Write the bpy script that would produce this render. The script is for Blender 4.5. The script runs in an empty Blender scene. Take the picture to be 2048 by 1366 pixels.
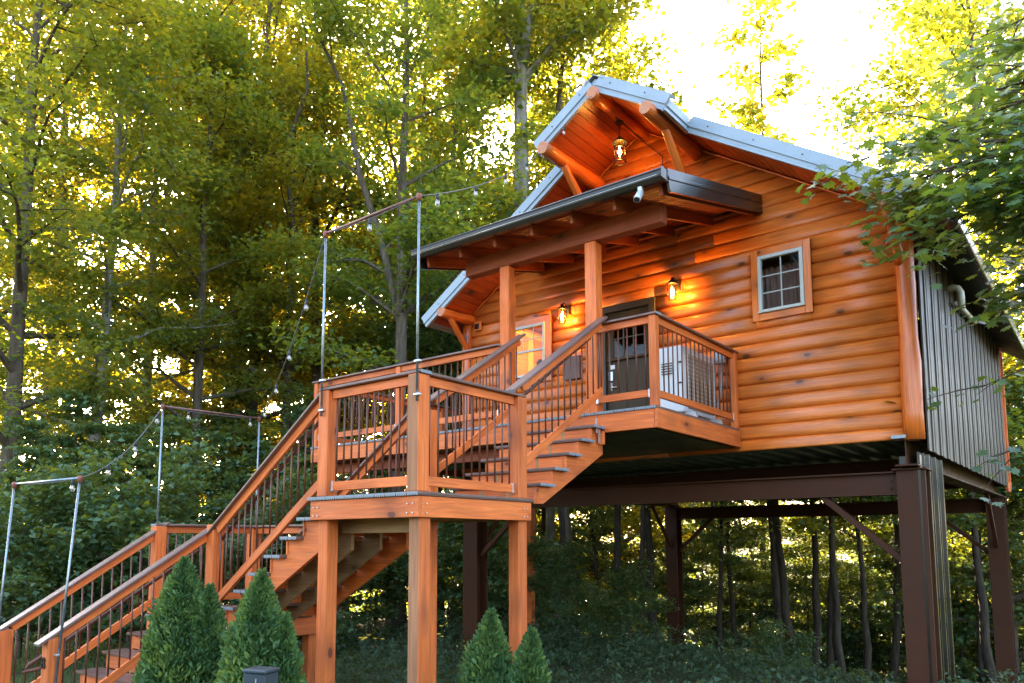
import bpy, bmesh, math, random
import numpy as np
from mathutils import Matrix, Vector

sc = bpy.context.scene
COL = sc.collection
random.seed(7)
RNG = np.random.default_rng(11)

# ------------------------------------------------------------------ camera
CAM = Vector((4.1369, -7.9790, 1.9230))
YAW, PITCH, ROLL = -0.6685, 0.1067, -0.0017
FPX = 1537.56
cd = bpy.data.cameras.new('camera')
cam = bpy.data.objects.new('camera', cd)
COL.objects.link(cam)
_fwd = Vector((math.sin(YAW)*math.cos(PITCH), math.cos(YAW)*math.cos(PITCH), math.sin(PITCH)))
_right = Vector((math.cos(YAW), -math.sin(YAW), 0))
_up = _right.cross(_fwd)
_r2 = _right*math.cos(ROLL) + _up*math.sin(ROLL)
_u2 = _up*math.cos(ROLL) - _right*math.sin(ROLL)
_m = Matrix((_r2, _u2, -_fwd)).transposed().to_4x4()
_m.translation = CAM
cam.matrix_world = _m
cd.sensor_width = 36.0
cd.lens = FPX/2048*36.0
cd.shift_y = (918.7-683.0)/2048
cd.clip_start = 0.05
cd.clip_end = 2000
sc.camera = cam

# ------------------------------------------------------------------ sky and sun
SUN_EL, SUN_AZ = math.radians(20.0), math.radians(-52.0)      # azimuth clockwise from +Y
world = bpy.data.worlds.new('World')
sc.world = world
world.use_nodes = True
nt = world.node_tree
nt.nodes.clear()
sky = nt.nodes.new('ShaderNodeTexSky')
sky.sky_type = 'NISHITA'
sky.sun_disc = False
sky.sun_elevation = SUN_EL
sky.sun_rotation = SUN_AZ
sky.air_density = 0.8
sky.dust_density = 5.0
sky.ozone_density = 0.4
bg = nt.nodes.new('ShaderNodeBackground')
bg.inputs[1].default_value = 0.15
wo = nt.nodes.new('ShaderNodeOutputWorld')
nt.links.new(sky.outputs[0], bg.inputs[0])
nt.links.new(bg.outputs[0], wo.inputs[0])
sl = bpy.data.lights.new('sun', 'SUN')
sl.energy = 5.0
sl.angle = math.radians(0.55)
sl.color = (1.0, 0.83, 0.55)
sun = bpy.data.objects.new('sun', sl)
COL.objects.link(sun)
_sd = Vector((math.sin(SUN_AZ)*math.cos(SUN_EL), math.cos(SUN_AZ)*math.cos(SUN_EL), math.sin(SUN_EL)))
sun.rotation_euler = _sd.to_track_quat('Z', 'Y').to_euler()
sun.location = (-20, 15, 20)
sc.view_settings.view_transform = 'Standard'
sc.view_settings.look = 'None'
sc.view_settings.gamma = 1.0
sc.view_settings.use_curve_mapping = False
sc.view_settings.exposure = 3.65
sc.render.engine = 'CYCLES'
cy = sc.cycles
cy.max_bounces = 6
cy.diffuse_bounces = 3
cy.glossy_bounces = 2
cy.transmission_bounces = 3
cy.transparent_max_bounces = 10
cy.caustics_reflective = False
cy.caustics_refractive = False
cy.sample_clamp_indirect = 6.0
cy.use_denoising = True

# ------------------------------------------------------------------ helpers
W = {}
def link(o, parent=None, M=None):
    COL.objects.link(o)
    M = M if M is not None else Matrix()
    if parent is not None:
        o.parent = parent
        o.matrix_parent_inverse = W[parent].inverted()
    o.matrix_basis = M
    W[o] = M
    return o
def tag(o, label=None, cat=None, group=None, kind=None):
    if label: o['label'] = label
    if cat: o['category'] = cat
    if group: o['group'] = group
    if kind: o['kind'] = kind
    return o
def thing(name, label, cat, loc=(0, 0, 0), group=None):
    o = bpy.data.objects.new(name, None)
    o.empty_display_size = 0.2
    link(o, None, Matrix.Translation(loc))
    return tag(o, label, cat, group)
def part(name, parent):
    o = bpy.data.objects.new(name, None)
    o.empty_display_size = 0.1
    return link(o, parent, Matrix.Translation(W[parent].translation))
def put(name, me, mat, parent=None, M=None):
    o = bpy.data.objects.new(name, me)
    mats = mat if isinstance(mat, (list, tuple)) else [mat]
    if len(me.materials) == 0:
        for m in mats: me.materials.append(m)
    elif [m for m in me.materials] != list(mats):
        for i, m in enumerate(mats):
            if i < len(o.material_slots):
                o.material_slots[i].link = 'OBJECT'
                o.material_slots[i].material = m
    return link(o, parent, M)
def frame(p0, p1, up=(0, 0, 1)):
    p0, p1 = Vector(p0), Vector(p1)
    x = (p1-p0).normalized()
    u = Vector(up)
    if abs(x.dot(u)) > 0.99: u = Vector((0, -1, 0))
    y = u.cross(x).normalized()
    z = x.cross(y)
    M = Matrix((x, y, z)).transposed().to_4x4()
    M.translation = p0
    return M, (p1-p0).length
_box = {}
def box_me(lx, ly, lz, bev=0.004, mat=None):
    k = (round(lx, 3), round(ly, 3), round(lz, 3), round(bev, 4), mat.name if mat else '')
    if k in _box: return _box[k]
    bm = bmesh.new()
    bmesh.ops.create_cube(bm, size=1)
    for v in bm.verts:
        v.co = Vector((v.co.x*lx + lx/2, v.co.y*ly, v.co.z*lz))
    if bev > 0:
        b = min(bev, 0.3*min(lx, ly, lz))
        bmesh.ops.bevel(bm, geom=bm.edges[:], offset=b, segments=1, affect='EDGES', profile=0.5)
    me = bpy.data.meshes.new('box')
    bm.to_mesh(me); bm.free()
    if mat: me.materials.append(mat)
    _box[k] = me
    return me
def bar(name, p0, p1, wy, wz, mat, parent, up=(0, 0, 1), bev=0.004):
    """straight square-cut member: local X runs along its length"""
    M, L = frame(p0, p1, up)
    return put(name, box_me(L, wy, wz, bev, mat), mat, parent, M)
def post(name, x, y, z0, z1, w, mat, parent, bev=0.008):
    return bar(name, (x, y, z0), (x, y, z1), w, w, mat, parent, up=(0, -1, 0), bev=bev)
_rod = {}
def rod(name, p0, p1, r, mat, parent, n=8):
    M, L = frame(p0, p1)
    k = (round(L, 3), round(r, 4), n, mat.name)
    if k not in _rod:
        me = tube_me([(0, 0, 0), (L, 0, 0)], [r, r], n)
        me.materials.append(mat)
        _rod[k] = me
    return put(name, _rod[k], mat, parent, M)
def mesh_np(name, v, f, smooth=False):
    v = np.asarray(v, np.float32); f = np.asarray(f, np.int32)
    me = bpy.data.meshes.new(name)
    k = f.shape[1]
    me.vertices.add(len(v)); me.vertices.foreach_set('co', v.ravel())
    me.loops.add(f.size); me.loops.foreach_set('vertex_index', f.ravel())
    me.polygons.add(len(f)); me.polygons.foreach_set('loop_start', np.arange(0, f.size, k, dtype=np.int32))
    if smooth: me.polygons.foreach_set('use_smooth', np.ones(len(f), bool))
    me.update(calc_edges=True)
    return me
def tube_np(pts, rad, n=8, noise=0.0, rng=None, caps=True):
    pts = np.asarray(pts, float); m = len(pts)
    t = np.gradient(pts, axis=0); t /= np.linalg.norm(t, axis=1)[:, None] + 1e-9
    ref = np.array([0.31, 0.2, 1.0]) if abs(t[0, 2]) < 0.8 else np.array([1.0, 0.1, 0.0])
    a = np.cross(t, ref); a /= np.linalg.norm(a, axis=1)[:, None] + 1e-9
    b = np.cross(t, a)
    ang = np.linspace(0, 2*np.pi, n, endpoint=False)
    r = np.asarray(rad, float)[:, None]*np.ones((m, n))
    if noise and rng is not None: r = r*(1+noise*rng.standard_normal((m, n)))
    v = pts[:, None] + r[..., None]*(np.cos(ang)[None, :, None]*a[:, None] + np.sin(ang)[None, :, None]*b[:, None])
    i = np.arange(m-1)[:, None]*n; j = np.arange(n)[None]; j2 = (j+1) % n
    f = np.stack([i+j, i+n+j, i+n+j2, i+j2], -1).reshape(-1, 4)
    v = v.reshape(-1, 3)
    return v, f
def tube_me(pts, rad, n=8, noise=0.0, rng=None):
    v, f = tube_np(pts, rad, n, noise, rng)
    me = bpy.data.meshes.new('tube')
    m = len(pts)
    faces = [tuple(q) for q in f.tolist()]
    faces += [tuple(range(n)), tuple(reversed(range((m-1)*n, m*n)))]
    me.from_pydata([tuple(q) for q in v], [], faces)
    for p in me.polygons: p.use_smooth = len(p.vertices) == 4
    me.update()
    return me
def prism_me(poly, depth):
    """polygon in local XZ extruded along local Y (0..depth)"""
    n = len(poly)
    v = [(x, 0, z) for x, z in poly] + [(x, depth, z) for x, z in poly]
    f = [tuple(range(n)), tuple(reversed(range(n, 2*n)))]
    for i in range(n):
        j = (i+1) % n
        f.append((i, i+n, j+n, j))
    me = bpy.data.meshes.new('prism')
    me.from_pydata(v, [], f)
    bm = bmesh.new(); bm.from_mesh(me); bmesh.ops.recalc_face_normals(bm, faces=bm.faces); bm.to_mesh(me); bm.free()
    return me
def sweep(name, prof, p0, p1, mat, parent, up=(0, 0, 1), cap_mat=None):
    """profile (local y, local z) swept along local X from p0 to p1"""
    M, L = frame(p0, p1, up)
    n = len(prof)
    v = [(0, y, z) for y, z in prof] + [(L, y, z) for y, z in prof]
    f = [tuple(range(n)), tuple(reversed(range(n, 2*n)))]
    for i in range(n):
        j = (i+1) % n
        f.append((i, i+n, j+n, j))
    me = bpy.data.meshes.new(name)
    me.from_pydata(v, [], f)
    bm = bmesh.new(); bm.from_mesh(me); bmesh.ops.recalc_face_normals(bm, faces=bm.faces); bm.to_mesh(me); bm.free()
    mats = [mat]
    if cap_mat:
        mats.append(cap_mat)
        me.polygons[0].material_index = 1; me.polygons[1].material_index = 1
    return put(name, me, mats, parent, M)
_lathe = {}
def lathe_me(prof, n=14, key=None):
    if key and key in _lathe: return _lathe[key]
    v, f = [], []
    for r, z in prof:
        for k in range(n):
            a = 2*math.pi*k/n
            v.append((r*math.cos(a), r*math.sin(a), z))
    for i in range(len(prof)-1):
        for k in range(n):
            k2 = (k+1) % n
            f.append((i*n+k, i*n+k2, (i+1)*n+k2, (i+1)*n+k))
    f.append(tuple(reversed(range(n)))); f.append(tuple(range((len(prof)-1)*n, len(prof)*n)))
    me = bpy.data.meshes.new('lathe')
    me.from_pydata(v, [], f)
    for p in me.polygons: p.use_smooth = len(p.vertices) == 4
    if key: _lathe[key] = me
    return me
def lathe(name, prof, loc, mat, parent, n=14, key=None):
    return put(name, lathe_me(prof, n, key), mat, parent, Matrix.Translation(loc))

# ------------------------------------------------------------------ materials
def new_mat(name):
    m = bpy.data.materials.new(name)
    m.use_nodes = True
    t = m.node_tree
    return m, t, t.nodes['Principled BSDF'], t.nodes['Material Output']
def ND(t, ty, **kw):
    n = t.nodes.new(ty)
    for k, v in kw.items(): setattr(n, k, v)
    return n
def ramp(t, stops):
    n = ND(t, 'ShaderNodeValToRGB')
    e = n.color_ramp.elements
    while len(e) < len(stops): e.new(0.5)
    for i, (p, c) in enumerate(stops):
        e[i].position = p
        e[i].color = (c[0], c[1], c[2], 1) if not isinstance(c, float) else (c, c, c, 1)
    return n
def mixc(t, a, b, fac, mode='MIX'):
    n = ND(t, 'ShaderNodeMix', data_type='RGBA', blend_type=mode)
    for s, v in ((n.inputs[0], fac), (n.inputs[6], a), (n.inputs[7], b)):
        if hasattr(v, 'is_linked'): t.links.new(v, s)
        elif isinstance(v, (int, float)): s.default_value = v
        else: s.default_value = (v[0], v[1], v[2], 1)
    return n.outputs[2]
def simple(name, col, rough=0.5, metal=0.0, spec=0.5, noise=0.0, nscale=8.0, bump=0.0, coat=0.0):
    m, t, b, o = new_mat(name)
    b.inputs['Roughness'].default_value = rough
    b.inputs['Metallic'].default_value = metal
    b.inputs['Specular IOR Level'].default_value = spec
    b.inputs['Coat Weight'].default_value = coat
    b.inputs['Coat Roughness'].default_value = 0.2
    b.inputs['Base Color'].default_value = (*col, 1)
    if noise or bump:
        tc = ND(t, 'ShaderNodeTexCoord')
        nz = ND(t, 'ShaderNodeTexNoise'); nz.inputs['Scale'].default_value = nscale; nz.inputs['Detail'].default_value = 6
        t.links.new(tc.outputs['Object'], nz.inputs['Vector'])
        if noise:
            r = ramp(t, [(0.25, tuple(c*(1-noise) for c in col)), (0.75, tuple(min(1, c*(1+noise)) for c in col))])
            t.links.new(nz.outputs[0], r.inputs[0]); t.links.new(r.outputs[0], b.inputs['Base Color'])
            rr = ramp(t, [(0.3, max(0.02, rough*0.8)), (0.7, min(1.0, rough*1.25))])
            t.links.new(nz.outputs[0], rr.inputs[0]); t.links.new(rr.outputs[0], b.inputs['Roughness'])
        if bump:
            bp_ = ND(t, 'ShaderNodeBump'); bp_.inputs['Strength'].default_value = bump; bp_.inputs['Distance'].default_value = 0.01
            t.links.new(nz.outputs[0], bp_.inputs['Height']); t.links.new(bp_.outputs[0], b.inputs['Normal'])
    return m
def wood(name, light, dark, knot, rough=0.45, coat=0.0, along=0.5, across=9.0, bump=0.25, knots=1.0, vary=0.18, coat_rough=0.22):
    """grain runs along each member's own local X; every member gets its own offset and tone"""
    m, t, b, o = new_mat(name)
    tc = ND(t, 'ShaderNodeTexCoord'); oi = ND(t, 'ShaderNodeObjectInfo')
    off = ND(t, 'ShaderNodeVectorMath', operation='SCALE'); off.inputs[0].default_value = (37.0, 11.0, 5.3)
    t.links.new(oi.outputs['Random'], off.inputs['Scale'])
    add = ND(t, 'ShaderNodeVectorMath', operation='ADD')
    t.links.new(tc.outputs['Object'], add.inputs[0]); t.links.new(off.outputs[0], add.inputs[1])
    warp = ND(t, 'ShaderNodeTexNoise'); warp.inputs['Scale'].default_value = 1.7; warp.inputs['Detail'].default_value = 2
    t.links.new(add.outputs[0], warp.inputs['Vector'])
    wv = ND(t, 'ShaderNodeVectorMath', operation='MULTIPLY_ADD'); wv.inputs[1].default_value = (0.0, 0.07, 0.07)
    t.links.new(warp.outputs['Color'], wv.inputs[0]); t.links.new(add.outputs[0], wv.inputs[2])
    mp = ND(t, 'ShaderNodeMapping'); mp.inputs['Scale'].default_value = (along, across, across)
    t.links.new(wv.outputs[0], mp.inputs['Vector'])
    g1 = ND(t, 'ShaderNodeTexNoise'); g1.inputs['Scale'].default_value = 2.2; g1.inputs['Detail'].default_value = 8; g1.inputs['Roughness'].default_value = 0.62
    t.links.new(mp.outputs[0], g1.inputs['Vector'])
    mp2 = ND(t, 'ShaderNodeMapping'); mp2.inputs['Scale'].default_value = (along*1.6, across*3.2, across*3.2)
    t.links.new(wv.outputs[0], mp2.inputs['Vector'])
    g2 = ND(t, 'ShaderNodeTexNoise'); g2.inputs['Scale'].default_value = 2.0; g2.inputs['Detail'].default_value = 3
    t.links.new(mp2.outputs[0], g2.inputs['Vector'])
    r1 = ramp(t, [(0.28, dark), (0.5, tuple((a+c)/2 for a, c in zip(light, dark))), (0.72, light)])
    t.links.new(g1.outputs[0], r1.inputs[0])
    r2 = ramp(t, [(0.32, 0.62), (0.68, 1.18)])
    t.links.new(g2.outputs[0], r2.inputs[0])
    c = mixc(t, r1.outputs[0], r2.outputs[0], 0.6, 'MULTIPLY')
    # knots: sparse stretched cells, dark core with a ring
    mk = ND(t, 'ShaderNodeMapping'); mk.inputs['Scale'].default_value = (1.9, 1.2, 3.9)
    t.links.new(wv.outputs[0], mk.inputs['Vector'])
    vo = ND(t, 'ShaderNodeTexVoronoi'); vo.inputs['Scale'].default_value = 1.0; vo.inputs['Randomness'].default_value = 1.0
    t.links.new(mk.outputs[0], vo.inputs['Vector'])
    sep = ND(t, 'ShaderNodeSeparateColor'); t.links.new(vo.outputs['Color'], sep.inputs[0])
    pick = ND(t, 'ShaderNodeMath', operation='GREATER_THAN'); pick.inputs[1].default_value = 1-0.85*knots
    t.links.new(sep.outputs[0], pick.inputs[0])
    rk = ramp(t, [(0.0, 1.0), (0.09, 0.95), (0.12, 0.45), (0.24, 0.25), (0.46, 0.0)])
    t.links.new(vo.outputs['Distance'], rk.inputs[0])
    mk2 = ND(t, 'ShaderNodeMath', operation='MULTIPLY'); t.links.new(pick.outputs[0], mk2.inputs[0]); t.links.new(rk.outputs[0], mk2.inputs[1])
    c = mixc(t, c, knot, mk2.outputs[0])
    # member-to-member tone
    tone = ND(t, 'ShaderNodeMapRange'); tone.inputs['To Min'].default_value = 1-vary; tone.inputs['To Max'].default_value = 1+vary
    t.links.new(oi.outputs['Random'], tone.inputs['Value'])
    hsv = ND(t, 'ShaderNodeHueSaturation'); t.links.new(c, hsv.inputs['Color']); t.links.new(tone.outputs[0], hsv.inputs['Value'])
    # broad stain unevenness
    st = ND(t, 'ShaderNodeTexNoise'); st.inputs['Scale'].default_value = 1.1; st.inputs['Detail'].default_value = 4
    t.links.new(add.outputs[0], st.inputs['Vector'])
    rs = ramp(t, [(0.3, 0.85), (0.65, 1.08)])
    t.links.new(st.outputs[0], rs.inputs[0])
    c = mixc(t, hsv.outputs[0], rs.outputs[0], 0.8, 'MULTIPLY')
    t.links.new(c, b.inputs['Base Color'])
    rr = ramp(t, [(0.3, min(1.0, rough*1.25)), (0.7, rough*0.8)])
    t.links.new(st.outputs[0], rr.inputs[0]); t.links.new(rr.outputs[0], b.inputs['Roughness'])
    b.inputs['Coat Weight'].default_value = coat
    b.inputs['Coat Roughness'].default_value = coat_rough
    bp_ = ND(t, 'ShaderNodeBump'); bp_.inputs['Strength'].default_value = bump; bp_.inputs['Distance'].default_value = 0.004
    hm = ND(t, 'ShaderNodeMath', operation='ADD'); t.links.new(g2.outputs[0], hm.inputs[0]); t.links.new(g1.outputs[0], hm.inputs[1])
    t.links.new(hm.outputs[0], bp_.inputs['Height']); t.links.new(bp_.outputs[0], b.inputs['Normal'])
    return m

M_LOG = wood('log_stain', (0.80, 0.215, 0.026), (0.64, 0.140, 0.014), (0.12, 0.034, 0.010), rough=0.5, coat=0.30, bump=0.22, knots=1.0, vary=0.10, coat_rough=0.3)
M_POSTLOG = wood('log_post_stain', (0.78, 0.185, 0.019), (0.56, 0.10, 0.009), (0.08, 0.022, 0.008), rough=0.42, coat=0.35, bump=0.3, knots=0.5, vary=0.1)
M_TIMBER = wood('timber_stain', (0.78, 0.185, 0.030), (0.58, 0.105, 0.013), (0.12, 0.025, 0.006), rough=0.62, coat=0.0, bump=0.4, knots=0.6, vary=0.16)
M_BEAM = wood('shaded_beam_stain', (0.34, 0.068, 0.012), (0.22, 0.036, 0.006), (0.06, 0.015, 0.005), rough=0.6, bump=0.3, knots=0.5, vary=0.12)  # darker stain with the porch-roof shade mixed into the colour
M_RAW = wood('raw_timber', (0.42, 0.24, 0.10), (0.28, 0.15, 0.055), (0.12, 0.06, 0.025), rough=0.7, bump=0.3, knots=0.4, vary=0.15)
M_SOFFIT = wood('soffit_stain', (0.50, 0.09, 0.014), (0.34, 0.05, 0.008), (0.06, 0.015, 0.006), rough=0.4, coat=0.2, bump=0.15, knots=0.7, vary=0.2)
M_WEATHER = wood('weathered_timber', (0.42, 0.18, 0.075), (0.28, 0.11, 0.042), (0.08, 0.04, 0.02), rough=0.75, bump=0.4, knots=0.5, vary=0.05)
M_ENDGRAIN = simple('end_grain', (0.50, 0.20, 0.10), 0.7, noise=0.25, nscale=25)
M_CAP = wood('composite_brown', (0.22, 0.125, 0.095), (0.15, 0.08, 0.06), (0.1, 0.05, 0.04), rough=0.42, along=1.5, across=14, bump=0.3, knots=0.0, vary=0.06)
M_CAPEND = simple('composite_end', (0.21, 0.23, 0.235), 0.6, noise=0.2, nscale=40)
M_BAL = simple('baluster_metal', (0.12, 0.040, 0.020), 0.4, 0.2, noise=0.15, nscale=20)
M_STEEL = simple('steel_primer', (0.058, 0.019, 0.007), 0.55, 0.0, spec=0.2, noise=0.15, nscale=3.5, bump=0.08)
M_GALV = simple('galvanised_pipe', (0.25, 0.30, 0.32), 0.32, 0.8, noise=0.3, nscale=18)
M_RUST = simple('rusty_pipe', (0.20, 0.095, 0.07), 0.5, 0.4, noise=0.45, nscale=16)
M_FITTING = simple('red_fitting', (0.26, 0.075, 0.045), 0.5, 0.2, noise=0.3, nscale=30)
M_BRACKET = simple('zinc_bracket', (0.55, 0.58, 0.58), 0.35, 0.8, noise=0.2, nscale=30)
M_ROOFMETAL = simple('roof_trim_metal', (0.27, 0.32, 0.35), 0.38, 0.15, noise=0.12, nscale=2.5)
M_BRONZE = simple('bronze_gutter', (0.040, 0.034, 0.025), 0.18, 0.4, noise=0.05, nscale=3)
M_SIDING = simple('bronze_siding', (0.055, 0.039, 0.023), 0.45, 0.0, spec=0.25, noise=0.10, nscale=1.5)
M_SIDESHADE = simple('siding_groove_shade', (0.045, 0.030, 0.022), 0.5, noise=0.1, nscale=2)  # darker grooves put the contrast of sky-reflecting strips into the colour
M_GLINT = simple('gutter_glint_metal', (0.42, 0.40, 0.36), 0.16, 0.9)  # paler than the gutter: sky highlight put into the metal colour
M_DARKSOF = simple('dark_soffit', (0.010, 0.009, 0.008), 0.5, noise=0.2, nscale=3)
M_UNDER = simple('underfloor_panel', (0.035, 0.042, 0.028), 0.35, 0.2, noise=0.2, nscale=2)
M_FRAME = simple('window_vinyl', (0.50, 0.53, 0.48), 0.45, noise=0.06, nscale=6)
M_DOOR = simple('door_paint', (0.060, 0.044, 0.026), 0.6, spec=0.2, noise=0.08, nscale=3)
M_DOORTRIM = simple('door_frame_dark', (0.035, 0.03, 0.025), 0.5)
M_BLACK = simple('black_metal', (0.012, 0.012, 0.013), 0.38, 0.3, noise=0.2, nscale=20)
M_ACWHITE = simple('ac_white', (0.72, 0.74, 0.72), 0.4, noise=0.05, nscale=5)
M_ACFIN = simple('ac_fins', (0.36, 0.27, 0.17), 0.5, 0.4, noise=0.2, nscale=30)
M_GREY = simple('grey_box', (0.30, 0.33, 0.34), 0.45, noise=0.1)
M_UTIL = simple('pedestal_paint', (0.022, 0.034, 0.040), 0.45, noise=0.2, nscale=6)
M_PVC = simple('pvc_pipe', (0.62, 0.60, 0.47), 0.4, noise=0.08)
M_PANELBR = simple('brown_panel', (0.10, 0.05, 0.032), 0.5, noise=0.15, nscale=10)
M_CURTAIN = simple('curtain', (0.17, 0.095, 0.075), 0.85, noise=0.25, nscale=6)
M_PINE = wood('pine_interior', (0.68, 0.30, 0.035), (0.52, 0.20, 0.02), (0.2, 0.06, 0.02), rough=0.5, knots=0.6)
M_CASING = simple('pale_pine_casing', (0.80, 0.46, 0.07), 0.5, noise=0.1)
M_CABLE = simple('black_cable', (0.02, 0.02, 0.022), 0.5)
M_CORDGREY = simple('cord_grey', (0.10, 0.10, 0.09), 0.6)
M_LENS = simple('lens_black', (0.01, 0.01, 0.012), 0.08)
M_STONE = simple('limestone', (0.42, 0.34, 0.24), 0.8, noise=0.3, nscale=6, bump=0.5)
M_SILVER = simple('camera_shell', (0.55, 0.56, 0.55), 0.35, 0.2)
def glass_mat(name, tint, refl=0.10, rough=0.02):
    m, t, b, o = new_mat(name)
    t.nodes.remove(b)
    tr = ND(t, 'ShaderNodeBsdfTransparent'); tr.inputs[0].default_value = (*tint, 1)
    gl = ND(t, 'ShaderNodeBsdfGlossy'); gl.inputs['Roughness'].default_value = rough; gl.inputs[0].default_value = (0.95, 0.97, 1, 1)
    fr = ND(t, 'ShaderNodeLayerWeight'); fr.inputs[0].default_value = 0.5
    pw = ND(t, 'ShaderNodeMath', operation='POWER'); pw.inputs[1].default_value = 5.0
    t.links.new(fr.outputs['Facing'], pw.inputs[0])
    mr = ND(t, 'ShaderNodeMapRange'); mr.inputs['To Min'].default_value = 0.03+refl*0.5; mr.inputs['To Max'].default_value = 0.9
    t.links.new(pw.outputs[0], mr.inputs['Value'])
    mx = ND(t, 'ShaderNodeMixShader')
    t.links.new(mr.outputs[0], mx.inputs[0]); t.links.new(tr.outputs[0], mx.inputs[1]); t.links.new(gl.outputs[0], mx.inputs[2])
    t.links.new(mx.outputs[0], o.inputs[0])
    return m
M_GLASS = glass_mat('window_glass', (0.95, 0.97, 0.96), -0.03)
M_AMBER = glass_mat('amber_glass', (1.0, 0.78, 0.40), 0.06)
M_BULBGLASS = glass_mat('bulb_glass', (0.93, 0.92, 0.88), 0.30, 0.05)
def emit_mat(name, col, s):
    m, t, b, o = new_mat(name)
    b.inputs['Base Color'].default_value = (*col, 1)
    b.inputs['Emission Color'].default_value = (*col, 1)
    b.inputs['Emission Strength'].default_value = s
    return m
M_FLAME = emit_mat('lit_filament', (1.0, 0.60, 0.20), 45)
M_FIL = simple('unlit_filament', (0.6, 0.5, 0.35), 0.4)

def leaf_mat(name, stops, trans, tw=0.5, rough=0.45, spec=0.25):
    m, t, b, o = new_mat(name)
    at_ = ND(t, 'ShaderNodeAttribute', attribute_name='v')
    oi = ND(t, 'ShaderNodeObjectInfo')
    ad = ND(t, 'ShaderNodeMath', operation='MULTIPLY_ADD'); ad.inputs[1].default_value = 0.30; ad.inputs[2].default_value = -0.15
    t.links.new(oi.outputs['Random'], ad.inputs[0])
    a2 = ND(t, 'ShaderNodeMath', operation='ADD', use_clamp=True)
    t.links.new(at_.outputs['Fac'], a2.inputs[0]); t.links.new(ad.outputs[0], a2.inputs[1])
    r = ramp(t, stops); t.links.new(a2.outputs[0], r.inputs[0])
    r2 = ramp(t, trans); t.links.new(a2.outputs[0], r2.inputs[0])
    t.links.new(r.outputs[0], b.inputs['Base Color'])
    b.inputs['Roughness'].default_value = rough
    b.inputs['Specular IOR Level'].default_value = spec
    tl = ND(t, 'ShaderNodeBsdfTranslucent'); t.links.new(r2.outputs[0], tl.inputs[0])
    mx = ND(t, 'ShaderNodeMixShader'); mx.inputs[0].default_value = tw
    t.links.new(b.outputs[0], mx.inputs[1]); t.links.new(tl.outputs[0], mx.inputs[2]); t.links.new(mx.outputs[0], o.inputs[0])
    return m
M_LEAF = leaf_mat('maple_leaf', [(0.0, (0.060, 0.125, 0.064)), (0.6, (0.098, 0.182, 0.068)), (1.0, (0.16, 0.22, 0.06))],
                  [(0.0, (0.28, 0.37, 0.024)), (0.6, (0.56, 0.51, 0.022)), (1.0, (0.86, 0.60, 0.018))], 0.50, rough=0.42, spec=0.45)
M_LEAFDARK = leaf_mat('understory_leaf', [(0.0, (0.058, 0.118, 0.064)), (0.7, (0.095, 0.172, 0.072)), (1.0, (0.15, 0.21, 0.065))],
                  [(0.0, (0.18, 0.26, 0.03)), (0.7, (0.36, 0.38, 0.025)), (1.0, (0.66, 0.50, 0.02))], 0.32, rough=0.42, spec=0.45)
M_LEAFBACKLIT = leaf_mat('backlit_leaf', [(0.0, (0.075, 0.145, 0.055)), (0.6, (0.125, 0.195, 0.055)), (1.0, (0.19, 0.21, 0.045))],
                  [(0.0, (0.52, 0.46, 0.018)), (0.6, (0.80, 0.58, 0.016)), (1.0, (0.95, 0.60, 0.014))], 0.50)  # glow of the low sun put into the leaf colour
M_LEAFNEAR = leaf_mat('near_maple_leaf', [(0.0, (0.055, 0.115, 0.062)), (0.6, (0.090, 0.165, 0.066)), (1.0, (0.14, 0.20, 0.06))],
                  [(0.0, (0.24, 0.36, 0.03)), (0.6, (0.40, 0.48, 0.025)), (1.0, (0.60, 0.56, 0.02))], 0.34, rough=0.38, spec=0.5)
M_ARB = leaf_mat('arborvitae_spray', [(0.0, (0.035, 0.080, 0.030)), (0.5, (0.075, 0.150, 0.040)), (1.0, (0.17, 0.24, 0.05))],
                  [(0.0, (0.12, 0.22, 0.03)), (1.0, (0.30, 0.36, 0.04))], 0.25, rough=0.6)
M_WEED = leaf_mat('weed_leaf', [(0.0, (0.040, 0.075, 0.040)), (0.6, (0.065, 0.105, 0.050)), (1.0, (0.11, 0.15, 0.06))],
                  [(0.0, (0.12, 0.18, 0.04)), (1.0, (0.3, 0.3, 0.05))], 0.35, rough=0.6)
M_GRASS = leaf_mat('grass_blade', [(0.0, (0.04, 0.09, 0.025)), (0.6, (0.07, 0.13, 0.03)), (1.0, (0.11, 0.16, 0.04))],
                  [(0.0, (0.1, 0.2, 0.02)), (1.0, (0.25, 0.3, 0.03))], 0.3, rough=0.6)
M_FLOWER = simple('yellow_petal', (0.65, 0.40, 0.02), 0.6)
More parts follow.
